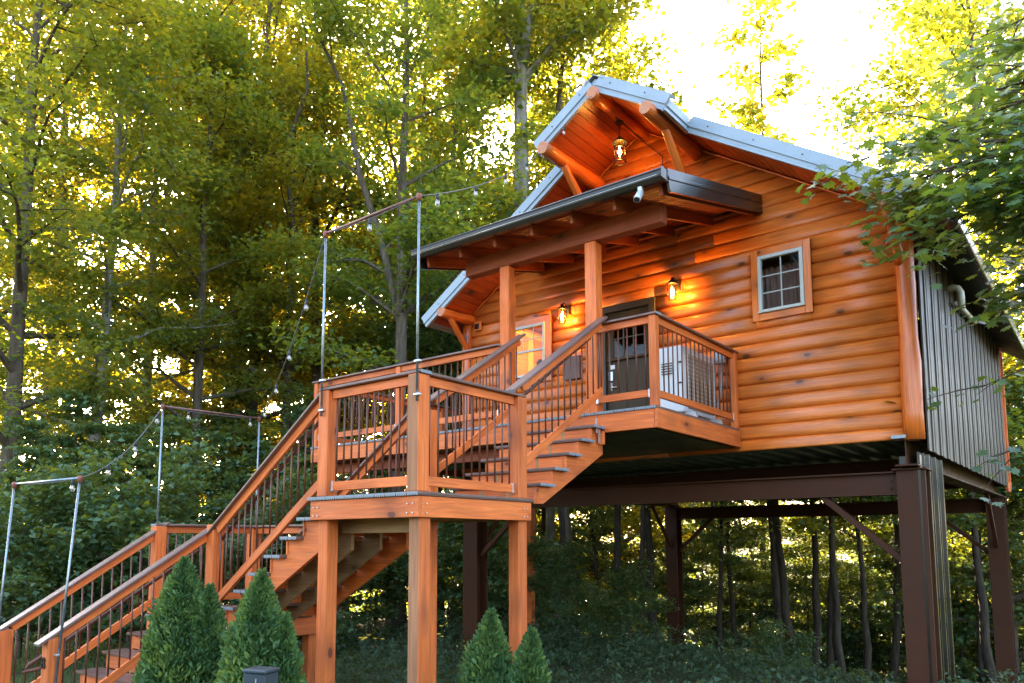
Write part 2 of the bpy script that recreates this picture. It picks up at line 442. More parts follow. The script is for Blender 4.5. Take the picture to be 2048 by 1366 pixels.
def bark(name, a, b2, scale=14):
    m, t, b, o = new_mat(name)
    tc = ND(t, 'ShaderNodeTexCoord')
    mp = ND(t, 'ShaderNodeMapping'); mp.inputs['Scale'].default_value = (scale, scale, scale*0.16)
    t.links.new(tc.outputs['Object'], mp.inputs[0])
    nz = ND(t, 'ShaderNodeTexNoise'); nz.inputs['Scale'].default_value = 1; nz.inputs['Detail'].default_value = 7; nz.inputs['Roughness'].default_value = 0.65
    t.links.new(mp.outputs[0], nz.inputs[0])
    n2 = ND(t, 'ShaderNodeTexNoise'); n2.inputs['Scale'].default_value = 1.3; n2.inputs['Detail'].default_value = 4
    t.links.new(tc.outputs['Object'], n2.inputs[0])
    r = ramp(t, [(0.32, a), (0.68, b2)]); t.links.new(nz.outputs[0], r.inputs[0])
    r2 = ramp(t, [(0.35, (0.75, 0.8, 0.7)), (0.65, (1.1, 1.08, 1.05))]); t.links.new(n2.outputs[0], r2.inputs[0])
    c = mixc(t, r.outputs[0], r2.outputs[0], 0.7, 'MULTIPLY')
    t.links.new(c, b.inputs['Base Color']); b.inputs['Roughness'].default_value = 0.9; b.inputs['Specular IOR Level'].default_value = 0.2
    bp_ = ND(t, 'ShaderNodeBump'); bp_.inputs['Strength'].default_value = 0.7; bp_.inputs['Distance'].default_value = 0.03
    t.links.new(nz.outputs[0], bp_.inputs['Height']); t.links.new(bp_.outputs[0], b.inputs['Normal'])
    return m
M_BARK = bark('bark_brown', (0.055, 0.038, 0.025), (0.16, 0.12, 0.085))
M_BARKDARK = bark('bark_dark', (0.022, 0.016, 0.011), (0.075, 0.055, 0.038))
M_BARKGREY = bark('bark_grey', (0.13, 0.115, 0.09), (0.32, 0.285, 0.235), 9)
# ------------------------------------------------------------------ key dimensions
R = 0.19                         # stair riser
DECK = 3.5                       # porch deck level
YW = 2.562                       # face of the log wall
XL, XR = -5.28, 2.324            # house sides
XC = -1.46                       # ridge
YB = 11.0                        # house back
GZ = -0.10                       # ground
def ZR(x): return 8.48 - 0.65*abs(x-XC)          # underside of the main roof
def at(px, d, z=0.0):
    """a place on the ground seen in the direction of a photo column, d metres from the viewer"""
    dx = (px-1024)/FPX
    v = _fwd + _right*dx
    v.z = 0; v.normalize()
    return Vector((CAM.x+v.x*d, CAM.y+v.y*d, z))

# ------------------------------------------------------------------ ground
def ground_mat():
    m, t, b, o = new_mat('forest_floor')
    tc = ND(t, 'ShaderNodeTexCoord')
    n1 = ND(t, 'ShaderNodeTexNoise'); n1.inputs['Scale'].default_value = 0.25; n1.inputs['Detail'].default_value = 6
    n2 = ND(t, 'ShaderNodeTexNoise'); n2.inputs['Scale'].default_value = 9; n2.inputs['Detail'].default_value = 8
    t.links.new(tc.outputs['Object'], n1.inputs[0]); t.links.new(tc.outputs['Object'], n2.inputs[0])
    r1 = ramp(t, [(0.35, (0.05, 0.075, 0.022)), (0.52, (0.075, 0.07, 0.032)), (0.68, (0.10, 0.07, 0.04))])
    r2 = ramp(t, [(0.3, 0.55), (0.7, 1.3)])
    t.links.new(n1.outputs[0], r1.inputs[0]); t.links.new(n2.outputs[0], r2.inputs[0])
    t.links.new(mixc(t, r1.outputs[0], r2.outputs[0], 0.9, 'MULTIPLY'), b.inputs['Base Color'])
    b.inputs['Roughness'].default_value = 0.95; b.inputs['Specular IOR Level'].default_value = 0.1
    bp_ = ND(t, 'ShaderNodeBump'); bp_.inputs['Strength'].default_value = 0.8; bp_.inputs['Distance'].default_value = 0.05
    t.links.new(n2.outputs[0], bp_.inputs['Height']); t.links.new(bp_.outputs[0], b.inputs['Normal'])
    return m
def ground_z(x, y):
    x = np.asarray(x, float); y = np.asarray(y, float)
    d = np.hypot(x+1, y-1)
    k = np.clip((d-9)/16, 0, 1)
    q = np.clip((y+0.25*x-3.5)/11, 0, 1); q = q*q*(3-2*q)
    return GZ - 4.4*q + k*(0.35*np.sin(x*0.21+0.4)*np.cos(y*0.17) + 0.25*np.sin(x*0.09+y*0.13))
_g = np.concatenate([np.linspace(-700, -70, 10), np.linspace(-60, 60, 61), np.linspace(70, 700, 10)])
_gx, _gy = np.meshgrid(_g, _g)
_gv = np.stack([_gx, _gy, ground_z(_gx, _gy)], -1).reshape(-1, 3)
_n = len(_g)
_i = np.arange(_n-1)[:, None]*_n + np.arange(_n-1)[None]
_gf = np.stack([_i, _i+1, _i+_n+1, _i+_n], -1).reshape(-1, 4)
tag(put('ground', mesh_np('ground', _gv, _gf, True), ground_mat()), 'forest floor and rough lawn under the cabin', 'ground', kind='structure')

# ------------------------------------------------------------------ cabin
cabin = thing('log_cabin', 'raised log cabin with gabled roof and metal-clad side wall', 'cabin', (-1.46, 6.5, 3.2))
wallp = part('log_wall', cabin)
PITCH_LOG, ZS = 0.1955, 3.344-0.1955
WIN1 = (0.235, 1.065, 5.005, 6.034)
WIN2 = (-4.26, -3.265, 4.64, 5.79)
DOOR = (-2.31, -1.30, 3.42, 5.70)
OPEN = [WIN1, WIN2, DOOR]
def bulge(t): return 0.014 + 0.040*max(0.0, 1-abs(2*t-1)**3.2)**0.60
def log_piece(xa, xb, z0, z1, c0, c1):
    """one half-round log; xa, xb give its ends as functions of height"""
    n = 9
    zs = np.linspace(c0, c1, n)
    x0 = xa((c0+c1)/2); zc = (z0+z1)/2
    v, f = [], []
    for z in zs:
        y = -bulge((z-z0)/(z1-z0))
        v.append((xa(z)-x0, y, z-zc)); v.append((xb(z)-x0, y, z-zc))
    k = len(v)
    v += [(xa(c0)-x0, 0.03, c0-zc), (xb(c0)-x0, 0.03, c0-zc), (xa(c1)-x0, 0.03, c1-zc), (xb(c1)-x0, 0.03, c1-zc)]
    for i in range(n-1): f.append((2*i, 2*i+1, 2*i+3, 2*i+2))
    f += [(k, k+1, 1, 0), (2*n-2, 2*n-1, k+3, k+2), (k+2, k+3, k+1, k)]
    f.append(tuple([k]+[2*i for i in range(n)]+[k+2])); f.append(tuple([k+1, k+3]+[2*i+1 for i in reversed(range(n))][0:n]))
    me = bpy.data.meshes.new('log')
    me.from_pydata(v, [], f)
    for p in me.polygons[:n-1]: p.use_smooth = True
    put('log', me, M_LOG, wallp, Matrix.Translation((x0, YW, zc)))
_rl = random.Random(5)
for ci in range(0, 28):
    z0 = ZS + ci*PITCH_LOG; z1 = z0+PITCH_LOG
    c0 = max(z0, 3.19); c1 = min(z1, 8.43)
    if c1-c0 < 0.02: continue
    def lim(z, s): return XC + s*max(0.02, (8.45-z)/0.65)
    lo = lambda z: max(XL+0.08, lim(z, -1)); hi = lambda z: min(XR-0.14, lim(z, 1))
    cuts = []
    for (a, b_, p, q) in OPEN:
        if q > c0+0.005 and p < c1-0.005: cuts.append((a+0.03, b_-0.03, p, q))
    cuts.sort()
    # stretches between openings, each with now and then a butt joint
    x = None
    edges = [('lo', None)] + [('cut', c) for c in cuts] + [('hi', None)]
    left = lo
    spans = []
    for kind, c in edges[1:]:
        if kind == 'cut':
            spans.append((left, (lambda z, q=c[0]: q)))
            a_, b_, p, q = c
            if p > c0+0.01: spans.append(((lambda z, q2=a_: q2), (lambda z, q2=b_: q2), c0, min(p+0.02, c1)))
            if q < c1-0.01: spans.append(((lambda z, q2=a_: q2), (lambda z, q2=b_: q2), max(q-0.02, c0), c1))
            left = (lambda z, q=c[1]: q)
        else: spans.append((left, hi))
    for s in spans:
        if len(s) == 4: log_piece(s[0], s[1], z0, z1, s[2], s[3]); continue
        zm = (c0+c1)/2; a, b_ = s[0](zm), s[1](zm)
        if b_-a < 0.03: continue
        if b_-a > 5.6 or (b_-a > 4.0 and _rl.random() < 0.2):
            j = a + (b_-a)*_rl.uniform(0.3, 0.7)
            log_piece(s[0], (lambda z, q=j-0.001: q), z0, z1, c0, c1)
            log_piece((lambda z, q=j+0.001: q), s[1], z0, z1, c0, c1)
        else: log_piece(s[0], s[1], z0, z1, c0, c1)
# thin trim cord where the gable logs meet the soffit
for s in (-1, 1):
    pts = []
    for x in np.linspace(0.05, 3.66, 24):
        xx = XC + s*x
        pts.append((xx, YW-0.075+0.012*math.sin(x*18), ZR(xx)-0.03))
    put('gable_cord', tube_me(pts, [0.014]*len(pts), 6), M_POSTLOG, wallp)

def rough_log(name, p0, p1, r0, r1, parent, seed=0, n=14, m=10, mat=None, wob=0.012):
    rg = np.random.default_rng(seed)
    M, L = frame(p0, p1)
    xs = np.linspace(0, L, m)
    pts = np.stack([xs, np.cumsum(rg.normal(0, wob*0.4, m)), np.cumsum(rg.normal(0, wob*0.4, m))], 1)
    pts[:, 1:] -= np.linspace(0, 1, m)[:, None]*pts[-1, 1:]
    ra = np.linspace(r0, r1, m)*(1+rg.normal(0, 0.035, m))
    me = tube_me(pts, ra, n, 0.018, rg)
    me.polygons[-1].material_index = 1; me.polygons[-2].material_index = 1
    return put(name, me, [mat or M_POSTLOG, M_ENDGRAIN], parent, M)
rough_log('corner_log', (2.20, YW-0.03, 3.17), (2.195, YW-0.03, ZR(2.2)-0.02), 0.122, 0.112, cabin, 1)
rough_log('corner_log', (-5.20, YW-0.03, 3.17), (-5.20, YW-0.03, ZR(-5.2)-0.02), 0.122, 0.108, cabin, 2)
rough_log('ridge_log', (XC, 0.99, 8.395), (XC, YW+0.1, 8.395), 0.095, 0.115, cabin, 3)
for xx, s in ((-2.29, 4), (-0.57, 5)):
    rough_log('purlin_log', (xx, 0.90, 7.795), (xx, YW+0.1, 7.80), 0.096, 0.12, cabin, s)
    rough_log('brace_log', (xx, 1.42, 7.80), (xx, YW-0.02, 6.72), 0.062, 0.066, cabin, s+10, wob=0.008)
for xx, s in ((-5.12, 6), (2.16, 7)):
    rough_log('purlin_log', (xx, 1.70, 6.00), (xx, YW+0.05, 6.03), 0.085, 0.095, cabin, s)
    rough_log('brace_log', (xx, 1.92, 5.97), (xx, YW-0.1, 5.42), 0.055, 0.06, cabin, s+10, wob=0.008)

# roof
YR1, YR2 = 1.78, 1.06            # main rake and the prow over the gable
PX0, PX1 = -2.45, -0.36
EX0, EX1 = -5.55, 2.82
roof = part('roof', cabin)
def slab(name, xa, xb, y0, y1, lo, hi, mat, parent):
    poly = [(xa, ZR(xa)+lo), (xb, ZR(xb)+lo), (xb, ZR(xb)+hi), (xa, ZR(xa)+hi)]
    ox, oz = poly[0]
    me = prism_me([(p[0]-ox, p[1]-oz) for p in poly], y1-y0)
    return put(name, me, mat, parent, Matrix.Translation((ox, y0, oz)))
for xa, xb in ((EX0, XC), (XC, EX1)):
    slab('roof_panel', xa, xb, YR1+0.02, YB+0.5, 0.03, 0.165, M_ROOFMETAL, roof)
for xa, xb in ((PX0, XC), (XC, PX1)):
    slab('roof_panel', xa, xb, YR2+0.02, YR1+0.018, 0.03, 0.165, M_ROOFMETAL, roof)
# standing ribs on the roof sheets
for s in (-1, 1):
    ye = YR2+0.1
    while ye < YB+0.4:
        x_out = (PX0 if s < 0 else PX1) if ye < YR1 else (EX0 if s < 0 else EX1)
        p0 = (XC+s*0.05, ye, ZR(XC+s*0.05)+0.175); p1 = (x_out, ye, ZR(x_out)+0.175)
        bar('roof_rib', p0, p1, 0.03, 0.02, M_ROOFMETAL, roof, bev=0.003)
        ye += 0.30
RAKE = [(-.02, .215), (-.02, .095), (-.034, .085), (-.034, .06), (-.014, .055), (-.014, .018), (-.026, .008), (-.026, -.022), (.03, -.022), (.03, .18), (.14, .19), (.14, .215)]
def rake(xa, xb, y):
    sweep('rake_trim', RAKE, (xa, y, ZR(xa)), (xb, y, ZR(xb)), M_ROOFMETAL, roof)
rake(EX0, PX0+0.02, YR1); rake(PX1-0.02, EX1, YR1)
rake(PX0, XC+0.012, YR2); rake(XC-0.012, PX1, YR2)
sweep('rake_trim', RAKE, (PX1, YR2-0.015, ZR(PX1)-0.004), (PX1, YR1+0.02, ZR(PX1)-0.004), M_ROOFMETAL, roof)
sweep('rake_trim', RAKE, (PX0, YR1+0.02, ZR(PX0)-0.004), (PX0, YR2-0.015, ZR(PX0)-0.004), M_ROOFMETAL, roof)
EAVE = [(-.02, .20), (-.02, .12), (-.032, .115), (-.032, .02), (-.02, .01), (.02, .01), (.02, .17), (.1, .20)]
sweep('eave_trim', EAVE, (EX1, YR1+0.002, ZR(EX1)), (EX1, YB+0.5, ZR(EX1)), M_BRONZE, roof)
sweep('eave_trim', EAVE, (EX0, YB+0.5, ZR(EX0)), (EX0, YR1+0.002, ZR(EX0)), M_ROOFMETAL, roof)
sweep('ridge_cap', [(-.16, -.094), (0, .012), (.16, -.094), (.16, -.082), (0, .026), (-.16, -.082)], (XC, YR2-0.03, 8.668), (XC, YB+0.5, 8.668), M_ROOFMETAL, roof)
# screws along the rake
for xa, xb, y in ((EX0, PX0, YR1), (PX1, EX1, YR1), (PX0, XC, YR2), (XC, PX1, YR2)):
    n = max(2, int(abs(xb-xa)/0.55))
    for k in range(n):
        x = xa + (xb-xa)*(k+0.5)/n
        rod('screw', (x, y-0.021, ZR(x)+0.155), (x, y-0.03, ZR(x)+0.155), 0.009, M_BLACK, roof, 6)
# soffit boards
BW = 0.132
for s in (-1, 1):
    nrm = Vector((-0.65*-s, 0, 1)).normalized()
    w_ = BW/math.hypot(1, 0.65)
    x = 0.01
    lim_ = (XC-EX0) if s < 0 else (EX1-XC)
    while x+w_ < lim_-0.02:
        xc = XC + s*(x+w_/2)
        y0 = YR2+0.035 if PX0+0.05 < xc < PX1-0.05 else YR1+0.035
        z = ZR(xc)+0.012
        bar('soffit_board', (xc, y0, z), (xc, YW+0.05, z), BW-0.006, 0.016, M_SOFFIT, roof, up=(s*0.65, 0, 1), bev=0.005)
        x += w_
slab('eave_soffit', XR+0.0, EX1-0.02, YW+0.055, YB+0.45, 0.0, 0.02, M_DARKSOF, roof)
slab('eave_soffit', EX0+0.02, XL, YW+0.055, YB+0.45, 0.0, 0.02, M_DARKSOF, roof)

# metal side walls: ribbed panels
RIB = 0.515
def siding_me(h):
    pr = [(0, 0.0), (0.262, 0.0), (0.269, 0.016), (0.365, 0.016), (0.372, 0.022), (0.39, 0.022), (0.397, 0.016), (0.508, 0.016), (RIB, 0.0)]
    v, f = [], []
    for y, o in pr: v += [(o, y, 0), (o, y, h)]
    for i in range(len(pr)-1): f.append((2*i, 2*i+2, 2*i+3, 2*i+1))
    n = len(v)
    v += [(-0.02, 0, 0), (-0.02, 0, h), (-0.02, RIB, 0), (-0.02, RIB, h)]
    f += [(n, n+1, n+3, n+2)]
    me = bpy.data.meshes.new('siding'); me.from_pydata(v, [], f); me.materials.append(M_SIDING); me.materials.append(M_SIDESHADE)
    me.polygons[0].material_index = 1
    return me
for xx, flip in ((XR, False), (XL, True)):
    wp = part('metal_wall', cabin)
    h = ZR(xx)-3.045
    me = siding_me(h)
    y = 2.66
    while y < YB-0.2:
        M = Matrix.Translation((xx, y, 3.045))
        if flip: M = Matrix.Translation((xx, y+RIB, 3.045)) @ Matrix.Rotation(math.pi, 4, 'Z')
        put('siding_panel', me, [M_SIDING, M_SIDESHADE], wp, M)
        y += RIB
    sweep('corner_trim', [(-.03, 0), (.03, 0), (.03, .02), (-.03, .02)], (xx, 2.63, 3.045), (xx, 2.63, 3.045+h), M_SIDING, wp, up=(1 if not flip else -1, 0, 0))
# back wall
put('back_wall', prism_me([(0, 0), (XR-XL, 0), (XR-XL, 2.9), ((XR-XL)/2, 5.3), (0, 2.9)], 0.1), M_SIDING, cabin, Matrix.Translation((XL, YB-0.1, 3.05)))
# floor with ribbed underside
fl = [(0, 0.06)]
x = 0
while x < XR-XL-0.3:
    fl += [(x+0.02, 0.0), (x+0.12, 0.0), (x+0.15, 0.03), (x+0.27, 0.03)]
    x += 0.3
fl += [(XR-XL, 0.06)]
put('floor', prism_me([(a, b) for a, b in fl], YB-YW-0.02), M_UNDER, cabin, Matrix.Translation((XL, YW+0.03, 3.19)))
# lattice screen at the back corner
lat = part('lattice_screen', cabin)
for k in range(14):
    z = 3.1 + k*0.22
    bar('lattice_strip', (2.30, YB+0.02, z), (2.30, YB+0.55, z+0.5), 0.012, 0.035, M_TIMBER, lat, bev=0.0)
    bar('lattice_strip', (2.314, YB+0.02, z+0.5), (2.314, YB+0.55, z), 0.012, 0.035, M_TIMBER, lat, bev=0.0)
for yy in (YB+0.03, YB+0.56): bar('lattice_frame', (2.31, yy, 3.0), (2.31, yy, 6.3), 0.06, 0.06, M_TIMBER, lat)
bar('lattice_frame', (2.31, YB+0.06, 3.05), (2.31, YB+0.53, 3.05), 0.05, 0.2, M_TIMBER, lat)

# windows
def window(x0, x1, z0, z1, tw, cols, rows, hung):
    w = part('window', cabin)
    yf = YW-0.085
    bar('window_trim', (x0+tw, yf, z1-tw/2), (x1-tw, yf, z1-tw/2), 0.03, tw-0.002, M_LOG, w)
    bar('window_trim', (x0+tw, yf, z0+tw/2), (x1-tw, yf, z0+tw/2), 0.03, tw-0.002, M_LOG, w)
    for xx in (x0+tw/2, x1-tw/2): bar('window_trim', (xx, yf, z0), (xx, yf, z1), tw-0.002, 0.03, M_LOG, w, up=(0, -1, 0))
    a, b_, c, d = x0+tw, x1-tw, z0+tw, z1-tw
    fw = 0.05
    for xx in (a+fw/2, b_-fw/2): bar('window_frame', (xx, yf-0.008, c), (xx, yf-0.008, d), fw, 0.06, M_FRAME, w, up=(0, -1, 0))
    for zz in (c+fw/2, d-fw/2): bar('window_frame', (a+fw, yf-0.005, zz), (b_-fw, yf-0.005, zz), 0.06, fw, M_FRAME, w)
    bar('window_sill', (a-0.01, yf-0.03, c+0.012), (b_+0.01, yf-0.03, c+0.012), 0.05, 0.02, M_FRAME, w)
    ia, ib, ic, idd = a+fw, b_-fw, c+fw, d-fw
    sashes = [(ic, idd)] if not hung else [(ic, (ic+idd)/2-0.02), ((ic+idd)/2+0.02, idd)]
    if hung: bar('meeting_rail', (ia, yf+0.0, (ic+idd)/2), (ib, yf+0.0, (ic+idd)/2), 0.035, 0.04, M_FRAME, w)
    for si, (s0, s1) in enumerate(sashes):
        grid = (not hung) or si == 1
        if grid:
            for k in range(1, cols):
                xx = ia+(ib-ia)*k/cols
                bar('muntin', (xx, yf+0.012, s0), (xx, yf+0.012, s1), 0.016, 0.012, M_FRAME, w, up=(0, -1, 0), bev=0.002)
            for k in range(1, rows):
                zz = s0+(s1-s0)*k/rows
                bar('muntin', (ia, yf+0.0125, zz), (ib, yf+0.0125, zz), 0.012, 0.016, M_FRAME, w, bev=0.002)
        c_, r_ = (cols, rows) if grid else (1, 1)
        for i in range(c_):
            for j in range(r_):
                xa, xb = ia+(ib-ia)*i/c_, ia+(ib-ia)*(i+1)/c_
                za, zb = s0+(s1-s0)*j/r_, s0+(s1-s0)*(j+1)/r_
                bar('pane', (xa, yf+0.022, (za+zb)/2), (xb, yf+0.022, (za+zb)/2), 0.004, zb-za, M_GLASS, w, bev=0.0)
    for xx in (x0+tw*0.5, x1-tw*0.5): bar('jamb_liner', (xx, YW+0.04, z0+0.05), (xx, YW+0.04, z1-0.05), 0.03, 0.16, M_PINE, w, up=(0, -1, 0))
    for zz in (z0+tw*0.5, z1-tw*0.5): bar('jamb_liner', (x0+tw, YW+0.04, zz), (x1-tw, YW+0.04, zz), 0.16, 0.03, M_PINE, w)
    return w
w1 = window(*WIN1, 0.10, 2, 3, False)
w2 = window(*WIN2, 0.115, 3, 2, True)
# curtain folds behind the square window
n = 60
cv, cf = [], []
for i in range(n):
    x = 0.30+0.72*i/(n-1)
    y = YW+0.16+0.022*math.sin(i*0.95)+0.012*math.sin(i*0.41+1)
    cv += [(x, y, 4.95), (x, y, 5.83)]
for i in range(n-1): cf.append((2*i, 2*i+2, 2*i+3, 2*i+1))
me = bpy.data.meshes.new('curtain'); me.from_pydata(cv, [], cf)
for p in me.polygons: p.use_smooth = True
put('curtain', me, M_CURTAIN, w1)
rod('curtain_rod', (0.28, YW+0.16, 5.84), (1.04, YW+0.16, 5.84), 0.012, M_BLACK, w1)
# lit room behind the hung window
room = part('room', cabin)
bar('room_wall', (-4.9, 5.0, 4.9), (-2.7, 5.0, 4.9), 0.05, 2.9, M_PINE, room, bev=0)
bar('room_wall', (-4.95, YW+0.14, 4.9), (-4.95, 4.97, 4.9), 0.05, 2.9, M_PINE, room, bev=0)
bar('room_wall', (-2.68, YW+0.14, 4.9), (-2.68, 4.97, 4.9), 0.05, 2.9, M_PINE, room, bev=0)
bar('room_ceiling', (-4.9, 3.82, 6.38), (-2.7, 3.82, 6.38), 2.2, 0.05, M_PINE, room, bev=0)
bar('room_floor', (-4.9, 3.82, 3.44), (-2.7, 3.82, 3.44), 2.2, 0.05, M_PINE, room, bev=0)
bar('door_casing', (-4.90, 4.05, 4.0), (-4.90, 4.05, 5.95), 0.16, 0.05, M_CASING, room, up=(1, 0, 0))
bar('door_casing', (-4.90, 3.2, 6.02), (-4.90, 4.9, 6.02), 0.05, 0.10, M_CASING, room)
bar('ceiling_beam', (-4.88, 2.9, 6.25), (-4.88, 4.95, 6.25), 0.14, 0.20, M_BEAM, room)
put('wall_mirror', lathe_me([(0.02, 0.0), (0.17, 0.0), (0.19, 0.02), (0.15, 0.035), (0.02, 0.036)], 18), M_BLACK, room, Matrix.Translation((-4.92, 4.42, 5.38)) @ Matrix.Rotation(math.pi/2, 4, 'Y') @ Matrix.Diagonal((1.25, 0.8, 1, 1)))

# entrance door
dr = part('door', cabin)
yd = YW-0.02
for xx in (DOOR[0]+0.055, DOOR[1]-0.055): bar('door_frame', (xx, yd-0.05, DECK+0.003), (xx, yd-0.05, DOOR[3]-0.11), 0.11, 0.05, M_DOORTRIM, dr, up=(0, -1, 0))
bar('door_frame', (DOOR[0], yd-0.052, DOOR[3]-0.055), (DOOR[1], yd-0.052, DOOR[3]-0.055), 0.05, 0.11, M_DOORTRIM, dr)
da, db = DOOR[0]+0.11, DOOR[1]-0.11
gz0, gz1 = 4.83, 5.48
bar('door_slab', (da, yd, (DECK+gz0)/2), (db, yd, (DECK+gz0)/2), 0.045, gz0-DECK-0.02, M_DOOR, dr)
bar('door_slab', (da, yd, (gz1+5.59)/2), (db, yd, (gz1+5.59)/2), 0.045, 5.59-gz1, M_DOOR, dr)
for xx in (da+0.06, db-0.06): bar('door_slab', (xx, yd, gz0), (xx, yd, gz1), 0.12, 0.045, M_DOOR, dr, up=(0, -1, 0))
bar('door_shelf', (da+0.03, yd-0.045, gz0-0.02), (db-0.03, yd-0.045, gz0-0.02), 0.07, 0.04, M_DOOR, dr)
for k in range(1, 3):
    xx = da+0.12+(db-da-0.24)*k/3
    bar('door_muntin', (xx, yd, gz0), (xx, yd, gz1), 0.025, 0.03, M_DOORTRIM, dr, up=(0, -1, 0))
bar('door_muntin', (da+0.12, yd, (gz0+gz1)/2), (db-0.12, yd, (gz0+gz1)/2), 0.031, 0.025, M_DOORTRIM, dr)
bar('door_pane', (da+0.12, yd, (gz0+gz1)/2), (db-0.12, yd, (gz0+gz1)/2), 0.006, gz1-gz0, M_GLASS, dr, bev=0)
for k in range(2):
    xa = da+0.09+k*(db-da-0.1)/2
    bar('door_panel', (xa, yd-0.024, 4.15), (xa+(db-da)/2-0.13, yd-0.024, 4.15), 0.012, 1.05, M_DOOR, dr)
bar('keypad', (da+0.05, yd-0.04, 4.55), (da+0.12, yd-0.04, 4.55), 0.03, 0.15, M_BRACKET, dr)
rod('door_lever', (da+0.075, yd-0.07, 4.36), (da+0.20, yd-0.07, 4.36), 0.012, M_BRACKET, dr)
bar('lock_plate', (da+0.045, yd-0.035, 4.38), (da+0.105, yd-0.035, 4.38), 0.02, 0.13, M_GREY, dr)
bar('notice', (da+0.05, yd-0.028, 4.70), (da+0.15, yd-0.028, 4.70), 0.004, 0.07, M_ACWHITE, dr, bev=0)
# small fittings on the log wall
bar('breaker_panel', (-3.005, YW-0.10, 4.785), (-2.67, YW-0.10, 4.785), 0.06, 0.385, M_PANELBR, cabin)
bar('outlet_box', (-4.98, YW-0.085, 5.86), (-4.83, YW-0.085, 5.86), 0.05, 0.16, M_LOG, cabin)
bar('outlet_cover', (-4.965, YW-0.117, 5.86), (-4.87, YW-0.117, 5.86), 0.012, 0.10, M_BLACK, cabin)
bar('disconnect_box', (-0.33, YW-0.13, 4.60), (-0.16, YW-0.13, 4.60), 0.11, 0.26, M_GREY, cabin)
put('conduit', tube_me([(-0.24, YW-0.13, 4.47), (-0.24, YW-0.13, 4.2), (-0.27, YW-0.16, 3.95), (-0.33, YW-0.2, 3.7)], [0.016]*4, 8), M_GREY, cabin)
bar('ledger_board', (-2.5, YW-0.088, 6.90), (-0.42, YW-0.088, 6.90), 0.035, 0.22, M_LOG, cabin)
# drain elbow on the metal side wall
dp = part('drain_pipe', cabin)
put('pipe_elbow', tube_me([(2.30, 4.65, 5.62), (2.42, 4.65, 5.63), (2.49, 4.65, 5.60), (2.52, 4.65, 5.53), (2.52, 4.65, 5.30)], [0.05]*5, 12), M_PVC, dp)
put('pipe_run', tube_me([(2.42, 5.0, 5.48), (2.42, 6.9, 5.62)], [0.035]*2, 12), M_PVC, dp)
# wiring under the gable
put('wire', tube_me([(XC+0.02, 1.62, 8.29), (XC+0.03, 2.0, 8.28), (XC+0.03, YW-0.10, 8.26), (-1.1, YW-0.10, 7.9), (-1.1, YW-0.10, 7.1), (-1.08, YW-0.10, 7.05), (-0.5, YW-0.11, 7.05), (-0.45, YW-0.11, 7.0), (-0.45, YW-0.11, 6.85)], [0.009]*9, 6), M_CABLE, cabin)

# ------------------------------------------------------------------ steel frame carrying the cabin
steel = thing('steel_frame', 'brown painted steel columns and beams carrying the cabin', 'steel frame', (-1.5, 6.8, GZ))
def ibeam(name, p0, p1, h, b, tw=0.014, tf=0.02, up=(0, 0, 1)):
    H, B, t_ = h/2, b/2, tw/2
    prof = [(-B, -H), (B, -H), (B, -H+tf), (t_, -H+tf), (t_, H-tf), (B, H-tf), (B, H), (-B, H), (-B, H-tf), (-t_, H-tf), (-t_, -H+tf), (-B, -H+tf)]
    return sweep(name, prof, p0, p1, M_STEEL, steel, up)
XB0, XB1 = -5.26, 2.095
for xx in (XB0, XB1):
    ibeam('beam', (xx, 2.50, 3.022), (xx, YB+0.2, 3.022), 0.34, 0.26)
    for yy in (2.81, 10.85):
        zt = 2.83
        ibeam('column', (xx+0.01, yy, float(ground_z(xx, yy))-0.1), (xx+0.01, yy, zt-0.022), 0.31, 0.33, up=(0, -1, 0))
        bar('cap_plate', (xx-0.2, yy, zt-0.009), (xx+0.2, yy, zt-0.009), 0.40, 0.024, M_STEEL, steel)
        bar('base_plate', (xx-0.25, yy, float(ground_z(xx, yy))+0.015), (xx+0.25, yy, float(ground_z(xx, yy))+0.015), 0.5, 0.03, M_STEEL, steel)
bar('flange_cover', (XB1-0.15, 2.47, 3.215), (XB1+0.13, 2.47, 3.215), 0.05, 0.045, M_GREY, steel)
for yy in (2.81, 10.85):
    ibeam('beam', (XB0+0.01, yy, 2.66), (XB1, yy, 2.66), 0.30, 0.17)
    for k in range(2):
        zz = 2.60+0.1*k
        for xx in (XB1-0.25, XB0+0.3): rod('bolt', (xx, yy-0.03, zz), (xx, yy-0.008, zz), 0.016, M_STEEL, steel, 6)
    for xx, s in ((XB0, 1), (XB1, -1)):
        bar('brace', (xx+s*0.16, yy, 1.68), (xx+s*1.12, yy, 2.52), 0.07, 0.08, M_STEEL, steel)
for xx in (XB0, XB1):
    for yy, s in ((2.81, 1), (10.85, -1)):
        bar('brace', (xx, yy+s*0.16, 1.8), (xx, yy+s*1.15, 2.84), 0.07, 0.07, M_STEEL, steel)
# secondary joists under the floor
for k in range(1, 4):
    yy = 2.81+k*(10.85-2.81)/4
    ibeam('joist', (XB0+0.15, yy, 3.04), (XB1-0.15, yy, 3.04), 0.24, 0.14)
